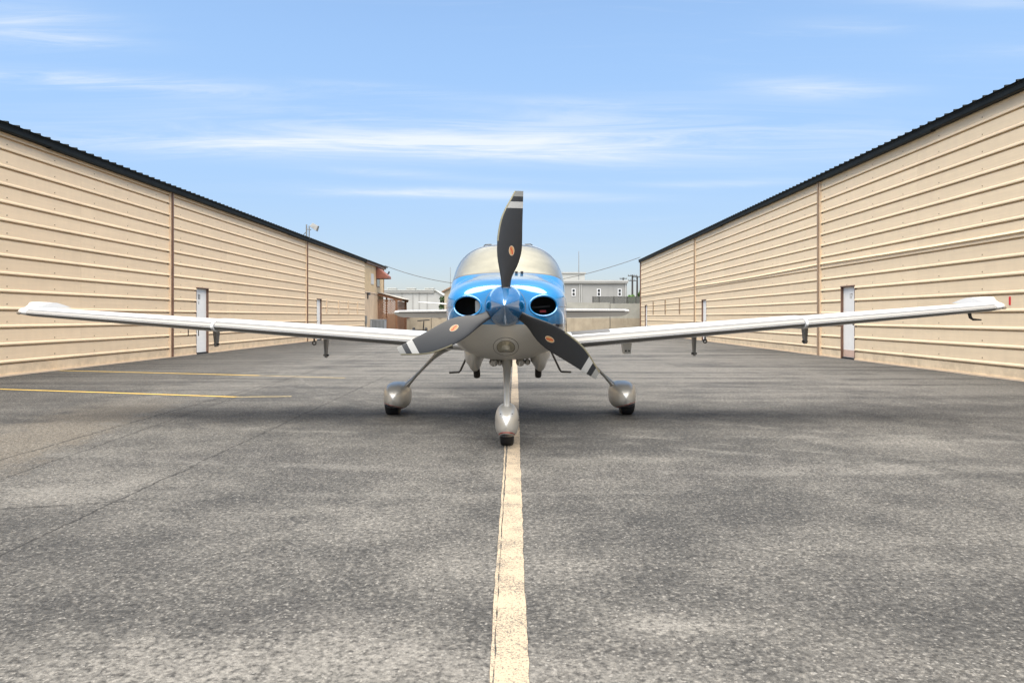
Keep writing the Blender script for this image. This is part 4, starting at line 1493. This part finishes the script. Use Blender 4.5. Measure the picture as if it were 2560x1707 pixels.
# ------------------------------------------------------------------ wings
def naca(u, t, m_=0.02, p=0.4):
    yt = 5 * t * (0.2969 * math.sqrt(u) - 0.1260 * u - 0.3516 * u * u + 0.2843 * u ** 3 - 0.1036 * u ** 4)
    yc = m_ / p ** 2 * (2 * p * u - u * u) if u < p else m_ / (1 - p) ** 2 * (1 - 2 * p + 2 * p * u - u * u)
    return yc, yt


UU = [0.0, 0.004, 0.012, 0.025, 0.042, 0.058, 0.085, 0.13, 0.19, 0.26, 0.34, 0.43, 0.54, 0.66, 0.78, 0.89, 1.0]


def wing_ring(s, x, lle, ch, z, t, inc=1.5, lift=None, us=UU, off=0.0):
    ring = []
    ca, sa = math.cos(R(inc)), math.sin(R(inc))
    for side in (1, -1):
        seq = us if side > 0 else us[1:]
        if side > 0:
            seq = list(reversed(us))
        for u in seq:
            yc, yt = naca(u, t)
            yt = yt + off
            zz_ = (yc + side * yt) * ch
            if lift:
                zz_ += lift(u)
            dy = u * ch
            ring.append((s * x, lle + dy * ca + zz_ * sa, z + zz_ * ca - (dy - 0.25 * ch) * sa))
    return ring


def wz(x):
    return 0.845 + 0.0795 * x


def wle(x):
    return 1.87 + 0.058 * x


def wch(x):
    return 1.60 - 0.135 * x


for s in (-1, 1):
    st = []
    for x in (0.40, 0.62, 1.0, 1.8, 2.6, 3.36):
        st.append((x, wle(x), wch(x), wz(x), 0.128))
    inner = MB(); inner.loft([wing_ring(s, *q) for q in st], True, True)
    w = inner.build('wing', M['white'], plane, smooth=True)
    st2 = []
    for x in (3.372, 4.2, 5.0, 5.56):
        st2.append((x, wle(x) - 0.035, wch(x) + 0.035, wz(x) - 0.012, 0.128))
    mb = MB(); mb.loft([wing_ring(s, *q) for q in st2], True, True)
    mb.build('outer_panel', M['white'], w, smooth=True)
    ue = [u for u in UU if u <= 0.058]
    for (nm, ss) in (('inner_leading_edge', st[1:]), ('outer_leading_edge', st2)):
        mb = MB()
        rings = []
        for q in ss:
            rings.append(wing_ring(s, *q, us=ue, off=0.0012))
        mb.loft(rings, False)
        mb.build(nm, M['titan'], w, smooth='all')
    # tip: rounded in plan, the rear half swept up
    mb = MB()
    rings = []
    for (x, a, b) in ((5.563, 0.0, 1.0), (5.60, 0.015, 0.99), (5.65, 0.05, 0.97), (5.71, 0.11, 0.93), (5.765, 0.19, 0.86), (5.805, 0.28, 0.76), (5.825, 0.37, 0.66), (5.830, 0.42, 0.60)):
        lf = lambda u, x=x: 0.088 * max(0.0, min(1.0, (u - 0.20) / 0.38)) ** 1.2
        C = wch(5.56) + 0.035
        rings.append(wing_ring(s, x, wle(5.56) - 0.035 + a * C, C * (b - a), wz(5.56) - 0.010 + 0.08 * (x - 5.56), 0.120 * min(2.6, (b - a) ** -0.75), lift=lf))
    mb.loft(rings, True, True)
    tip = mb.build('wing_tip', M['white'], w, smooth=True)
    mb = MB()
    mb.tube([(s * 5.645, wle(5.56) - 0.006, wz(5.56) - 0.016), (s * 5.700, wle(5.56) + 0.040, wz(5.56) - 0.014), (s * 5.750, wle(5.56) + 0.105, wz(5.56) - 0.010), (s * 5.785, wle(5.56) + 0.18, wz(5.56) - 0.006)], [0.008, 0.013, 0.015, 0.010], 8)
    mb.build('navigation_light', M['darkglass'], tip, smooth=True)
    # edge of the drooped leading-edge cuff
    mb = MB()
    q0 = (3.362, wle(3.36) - 0.038, wch(3.36) + 0.038, wz(3.36) - 0.012, 0.134)
    mb.loft([wing_ring(s, 3.35, *q0[1:], us=[u for u in UU if u < 0.14]), wing_ring(s, 3.374, *q0[1:], us=[u for u in UU if u < 0.14])], True, True)
    mb.build('cuff_fence', M['white'], w, smooth=True)
    # flap and aileron hinge brackets under the trailing edge
    for (x, zt_, zb_, wd) in ((2.335, 0.98, 0.70, 0.022), (3.735, 1.09, 0.845, 0.026)):
        mb = MB()
        mb.add([(s * x - wd, 3.02, zt_), (s * x + wd, 3.02, zt_), (s * x + wd, 3.14, zt_), (s * x - wd, 3.14, zt_),
                (s * x - wd * 0.5, 3.04, zb_), (s * x + wd * 0.5, 3.04, zb_), (s * x + wd * 0.5, 3.11, zb_), (s * x - wd * 0.5, 3.11, zb_)],
               [(0, 3, 2, 1), (4, 5, 6, 7), (0, 1, 5, 4), (1, 2, 6, 5), (2, 3, 7, 6), (3, 0, 4, 7)])
        br = mb.build('hinge_bracket', M['titan'], w)
        mb = MB(); mb.tube([(s * x - 0.035, 3.08, zb_ + 0.03), (s * x + 0.035, 3.08, zb_ + 0.03)], 0.012, 8); mb.build('bolt', M['steel_dark'], br)
    # tie-down ring
    mb = MB()
    ring = [(s * 2.36 + 0.021 * math.cos(a * math.pi / 8), 2.62, 0.900 + 0.021 * math.sin(a * math.pi / 8)) for a in range(17)]
    mb.tube(ring, 0.007, 6, caps=False); mb.tube([(s * 2.36, 2.62, 0.92), (s * 2.36, 2.62, 0.99)], 0.010, 6)
    mb.build('tie_down_ring', M['steel_dark'], w, smooth=True)
    if s < 0:
        for x in (3.93, 4.06):
            mb = MB(); mb.tube([(s * x, 3.0, 1.10), (s * x, 3.0, 0.985)], 0.006, 6); mb.build('static_wick', M['steel_dark'], w)
    else:
        # pitot tube
        mb = MB(); mb.tube([(5.42, 2.45, 1.25), (5.43, 2.44, 1.17), (5.45, 2.42, 1.145), (5.54, 2.41, 1.140)], [0.021, 0.018, 0.014, 0.008], 10)
        mb.build('pitot_mast', M['steel_dark'], w, smooth=True)
        mb = MB()
        mb.add([(1.36, 2.55, 0.90), (1.47, 2.55, 0.90), (1.47, 2.75, 0.90), (1.36, 2.75, 0.90), (1.375, 2.56, 0.755), (1.455, 2.56, 0.755), (1.455, 2.70, 0.755), (1.375, 2.70, 0.755)],
               [(0, 3, 2, 1), (4, 5, 6, 7), (0, 1, 5, 4), (1, 2, 6, 5), (2, 3, 7, 6), (3, 0, 4, 7)])
        bx_ = mb.build('drain_fairing', M['silver'], w)
        for dx in (-0.018, 0.02):
            mb = MB(); mb.tube([(1.415 + dx, 2.562, 0.79), (1.415 + dx, 2.55, 0.79)], 0.011, 8); mb.build('vent_hole', M['dark'], bx_)
        mb = MB()
        rg = []
        for x in (0.72, 1.16):
            row = []
            for u in (0.10, 0.2, 0.3, 0.4, 0.55, 0.7, 0.85):
                yc, yt = naca(u, 0.128)
                zz_ = (yc + yt) * wch(x) + 0.004
                dy = u * wch(x)
                row.append((x, wle(x) + dy * math.cos(R(1.5)) + zz_ * math.sin(R(1.5)), wz(x) + zz_ - (dy - 0.25 * wch(x)) * math.sin(R(1.5))))
            rg.append(row)
        mb.loft(rg, False); mb.build('walkway', M['walk'], w, smooth='all')

# tail
mb = MB()
for s in (-1, 1):
    pass
for s in (-1, 1):
    st = [(0.0, 5.95, 0.92, 1.278, 0.115), (1.0, 6.03, 0.76, 1.278, 0.12), (1.90, 6.11, 0.60, 1.278, 0.13), (1.97, 6.15, 0.50, 1.278, 0.12), (2.00, 6.24, 0.32, 1.278, 0.10)]
    mb = MB(); mb.loft([wing_ring(s, *q, inc=9.0) for q in st], True, True)
    tp = mb.build('tailplane', M['white'], plane, smooth=True)
    mb = MB(); mb.loft([wing_ring(s, *q, inc=9.0, us=[u for u in UU if u < 0.045], off=0.002) for q in st[:3]], False)
    mb.build('leading_edge', M['titan'], tp, smooth='all')
mb = MB()
rings = []
for (z, l0, c, t) in ((1.35, 5.55, 1.45, 0.08), (1.8, 5.98, 1.10, 0.09), (2.3, 6.38, 0.82, 0.09), (2.58, 6.60, 0.66, 0.09), (2.62, 6.68, 0.50, 0.08)):
    ring = []
    for sd in (1, -1):
        for u in (list(reversed(UU)) if sd > 0 else UU[1:]):
            ring.append((sd * naca(u, t)[1] * c, l0 + u * c, z))
    rings.append(ring)
mb.loft(rings, True, True)
mb.build('fin', M['silver'], plane, smooth=True)


# ------------------------------------------------------------------ landing gear
def pod(cx, l0, l1, zb, zt, w, n=3.0, peak=0.36, skew=0.0, m=40, steps=26):
    """teardrop wheel fairing"""
    rings = []
    for i in range(steps + 1):
        t = i / steps
        t = t * t * (3 - 2 * t) if False else t
        # thickness law: blunt nose, long tail
        k = (math.sin(math.pi * min(1, t / (2 * peak))) if t < peak else math.cos(math.pi / 2 * ((t - peak) / (1 - peak)) ** 1.25))
        if t < peak:
            k = math.sqrt(max(0.0, 1 - ((peak - t) / peak) ** 2.2))
        k = max(k, 0.02)
        kz = k ** 0.85
        ring = []
        zc = zb + (zt - zb) * 0.46
        for j in range(m):
            a = 2 * math.pi * j / m
            c, s = math.cos(a), math.sin(a)
            x = cx + w * k * math.copysign(abs(c) ** (2 / n), c) + skew * k * max(0, s)
            z = zc + ((zt - zc) if s > 0 else (zc - zb)) * kz * math.copysign(abs(s) ** (2 / n), s)
            ring.append((x, l0 + (l1 - l0) * t, z))
        rings.append(ring)
    mb = MB(); mb.loft(rings, True, True)
    return mb


def split_pod(mb, name, stripes, parent):
    """cut the pod by tilted planes: silver above, then a red line, then navy"""
    me_ = mb.mesh(name, M['silver'], 'all')
    b = bmesh.new(); b.from_mesh(me_)
    for co, no in stripes:
        bmesh.ops.bisect_plane(b, geom=b.verts[:] + b.edges[:] + b.faces[:], dist=1e-5, plane_co=co, plane_no=no)
    b.normal_update(); b.faces.ensure_lookup_table()
    names = [name, 'red_pinstripe', 'silver_pinstripe', 'navy_band']
    mats_ = [M['silver'], M['red'], M['silver'], M['navy']]
    objs = []
    sets = [[] for _ in names]
    for f in b.faces:
        c = f.calc_center_median()
        k = 0
        for i, (co, no) in enumerate(stripes):
            if (c - co).dot(no) < 0:
                k = i + 1
        sets[k].append(f)
    par = parent
    first = None
    for nm, mt, fs in zip(names, mats_, sets):
        if not fs:
            continue
        idx, q, nor = {}, MB(), []
        for f in fs:
            face = []
            for v in f.verts:
                if v.index not in idx:
                    idx[v.index] = len(q.v); q.v.append(tuple(v.co)); nor.append(tuple(v.normal))
                face.append(idx[v.index])
            q.f.append(tuple(face)); q.m.append(0)
        mm = q.mesh(nm, mt, 'all', fix=False)
        mm.normals_split_custom_set_from_vertices(nor)
        o = link(nm, mm, parent if first is None else first)
        if first is None:
            first = o
    b.free()
    return first


def tyre(cx, l, r, hw):
    mb = MB()
    pr = [(-hw * 0.75, r * 0.45), (-hw * 0.95, r * 0.62), (-hw, r * 0.80), (-hw * 0.86, r * 0.94), (-hw * 0.55, r), (hw * 0.55, r), (hw * 0.86, r * 0.94), (hw, r * 0.80), (hw * 0.95, r * 0.62), (hw * 0.75, r * 0.45)]
    rings = []
    for k in range(37):
        a = 2 * math.pi * k / 36
        rings.append([(cx + x, l + q * math.cos(a), r - 0.006 + q * math.sin(a)) for (x, q) in pr])
    mb.loft(rings, False)
    return mb


for s in (-1, 1):
    cx = s * 1.388
    mb = pod(cx, 2.47, 3.42, 0.078, 0.408, 0.158, 3.0, 0.40)
    tilt = Vector((-s * 0.28, 0.10, 1)).normalized()
    c0 = Vector((s * 1.44, 2.62, 0.150))
    wp = split_pod(mb, 'wheel_fairing', [(c0 + Vector((0, 0, 0.006)), tilt), (c0, tilt), (c0 - Vector((0, 0, 0.006)), tilt)], plane)
    tyre(s * 1.445, 2.86, 0.185, 0.085).build('tyre', M['rubber'], wp, smooth=True)
    # leg: flat tapered strut flaring into wing root and fairing
    path = [(s * 0.72, 2.80, 0.900), (s * 0.84, 2.81, 0.800), (s * 0.94, 2.82, 0.705), (s * 1.06, 2.83, 0.585), (s * 1.17, 2.84, 0.474), (s * 1.26, 2.85, 0.380), (s * 1.33, 2.86, 0.305)]
    chords = [0.30, 0.19, 0.110, 0.085, 0.080, 0.095, 0.17]
    thick = [0.095, 0.050, 0.024, 0.019, 0.020, 0.032, 0.075]
    rings = []
    for i, p in enumerate(path):
        a = Vector(path[max(i - 1, 0)]); b = Vector(path[min(i + 1, len(path) - 1)])
        t = (b - a).normalized()
        nrm = Vector((t.z, 0, -t.x)).normalized()
        rings.append([Vector(p) + Vector((0, 1, 0)) * chords[i] * math.cos(2 * math.pi * k / 24) + nrm * thick[i] * math.sin(2 * math.pi * k / 24) for k in range(24)])
    mb = MB(); mb.loft(rings, True, True)
    mb.build('main_gear_leg', M['silver'], plane, smooth='all')
    # entry step
    mb = MB(); mb.tube([(s * 0.52, 3.55, 0.80), (s * 0.66, 3.52, 0.50), (s * 0.68, 3.52, 0.475), (s * 0.81, 3.50, 0.470)], [0.014, 0.014, 0.014, 0.014], 8)
    mb.build('entry_step', M['steel_dark'], plane, smooth=True)
    # exhaust: belly bulge and pipe
    mb = MB()
    rings = []
    for i in range(15):
        t = i / 14
        k = math.sin(math.pi * t) ** 0.6 if 0 < t < 1 else 0.03
        rings.append([(s * 0.325 + 0.105 * k * math.cos(2 * math.pi * j / 24) * (1.0 if math.sin(2 * math.pi * j / 24) > -0.5 else 0.8), 0.72 + 0.80 * t, 0.86 + 0.205 * k * math.sin(2 * math.pi * j / 24)) for j in range(24)])
    mb.loft(rings, True, True)
    ef = mb.build('exhaust_fairing', M['silver'], plane, smooth='all')
    mb = MB(); mb.tube([(s * 0.312, 1.10, 0.72), (s * 0.310, 1.17, 0.625), (s * 0.310, 1.185, 0.605)], [0.034, 0.034, 0.033], 18, caps=False)
    mb.tube([(s * 0.310, 1.165, 0.634), (s * 0.310, 1.166, 0.632)], 0.031, 18)
    mb.build('exhaust_pipe', M['exhaust'], ef, smooth=True)

# nose gear
nc = 0.0
mb = pod(nc, 0.30, 1.12, 0.080, 0.388, 0.112, 2.5, 0.42)
c0 = Vector((0, 0.42, 0.136)); tl = Vector((0, 0.30, 1)).normalized()
nf = split_pod(mb, 'nose_wheel_fairing', [(c0 + Vector((0, 0, 0.006)), tl), (c0 - Vector((0, 0, 0.002)), tl), (c0 - Vector((0, 0, 0.010)), tl)], plane)
tyre(nc, 0.655, 0.170, 0.066).build('tyre', M['rubber'], nf, smooth=True)
for s in (-1, 1):
    for (x, l, z) in ((0.050, 0.395, 0.325), (0.107, 0.55, 0.245)):
        mb = MB(); mb.tube([(s * x, l - 0.004, z), (s * (x + 0.004), l - 0.008, z + 0.003)], 0.005, 8); mb.build('fairing_screw', M['steel_dark'], nf)
path = [(0, 1.02, 0.86), (0, 0.98, 0.78), (0, 0.90, 0.70), (0, 0.76, 0.56), (0, 0.62, 0.43), (0, 0.52, 0.355), (0, 0.465, 0.305)]
rad = [0.065, 0.052, 0.040, 0.031, 0.029, 0.027, 0.010]
rings = []
for p, r in zip(path, rad):
    rings.append([(p[0] + r * math.cos(2 * math.pi * k / 24), p[1] + r * 1.9 * math.sin(2 * math.pi * k / 24), p[2] + 0.35 * r * math.sin(2 * math.pi * k / 24)) for k in range(24)])
mb = MB(); mb.loft(rings, True, True)
ng = mb.build('nose_gear_strut', M['silver'], plane, smooth='all')
mb = MB(); mb.tube([(0, 0.965, 0.765), (0, 0.93, 0.725)], [0.052, 0.050], 20); mb.build('collar', M['metal'], ng, smooth=True)

# landing light in the chin: clear cover over a lamp, set in a screwed frame
LZ = 0.935
mb = MB()
rings = [[], [], []]
lamp_pts, mid_pts = [], []
for k in range(48):
    a = 2 * math.pi * k / 48
    for ri, (ax, az, lift) in enumerate(((0.112, 0.088, 0.000), (0.105, 0.082, 0.004), (0.080, 0.064, 0.004))):
        x = ax * math.cos(a); z = LZ + az * math.sin(a)
        if ri == 2 and math.sin(a) < -0.72:
            z = LZ - az * 0.72
        p, n_ = hit(x, z)
        rings[ri].append(p + n_ * lift)
mb.loft(rings, True)
lf = mb.build('landing_light_frame', M['silver'], plane, smooth=True)
mb = MB(); mb.tube(rings[0] + [rings[0][0], rings[0][1]], 0.0028, 6, caps=False); mb.build('frame_gasket', M['seal'], lf)
mb = MB(); mb.tube(rings[2] + [rings[2][0], rings[2][1]], 0.0022, 6, caps=False); mb.build('lens_gasket', M['seal'], lf)
mb = MB()
c_, n_ = hit(0, LZ)
ctr = c_ + n_ * 0.010
mid_ = [p.lerp(ctr, 0.5) + n_ * 0.003 for p in rings[2]]
mb.loft([[p - n_ * 0.002 for p in rings[2]], [p + n_ * 0.002 for p in mid_]], True)
mb.add([ctr] + mid_, [(0, 1 + k, 1 + (k + 1) % 48) for k in range(48)])
mb.build('landing_light_lens', M['lamp'], lf, smooth='all')
for k in range(8):
    a = 2 * math.pi * (k + 0.5) / 8
    p, n2 = hit(0.094 * math.cos(a), LZ + 0.074 * math.sin(a))
    mb = MB(); mb.tube([p + n2 * 0.003, p + n2 * 0.005], 0.0025, 8); mb.build('frame_screw', M['steel_dark'], lf)

# small belly and deck fittings
for (x, l, z, r) in ((-0.13, 0.98, 0.775, 0.045), (0.13, 1.0, 0.775, 0.045), (-0.075, 1.06, 0.765, 0.030), (0.20, 1.05, 0.77, 0.030)):
    mb = MB(); mb.tube([(x, l - 0.10, z + 0.01), (x, l - 0.07, z - 0.012), (x, l + 0.05, z - 0.015), (x, l + 0.1, z)], [r * 0.4, r, r, r * 0.5], 14)
    mb.build('belly_drain', M['metal'], plane, smooth=True)
mb = MB(); mb.tube([(0.005, 0.20, 1.085), (0.006, 0.17, 1.06), (0.002, 0.18, 1.035), (-0.012, 0.19, 1.03)], 0.003, 6); mb.build('breather_wire', M['steel_dark'], plane)
for x in (0.095, 0.150):
    p, n_ = hit(x, 1.64)
    z = interp(SL, [q[2] for q in SEC], 1.06)
    mb = MB(); mb.tube([(x, 1.06, z - 0.012), (x, 1.06, z + 0.012)], 0.013, 10); mb.tube([(x, 1.06, z + 0.012), (x, 1.06, z + 0.022)], [0.017, 0.012], 10)
    mb.build('vent_nozzle', M['dark'], plane, smooth=True)
for x in (-0.225, 0.225):
    mb = MB()
    mb.tube([(x - 0.05, 2.10, 2.012), (x - 0.03, 2.08, 2.024), (x + 0.03, 2.08, 2.026), (x + 0.05, 2.10, 2.016)], 0.006, 6)
    mb.build('roof_hinge', M['steel_dark'], plane, smooth=True)
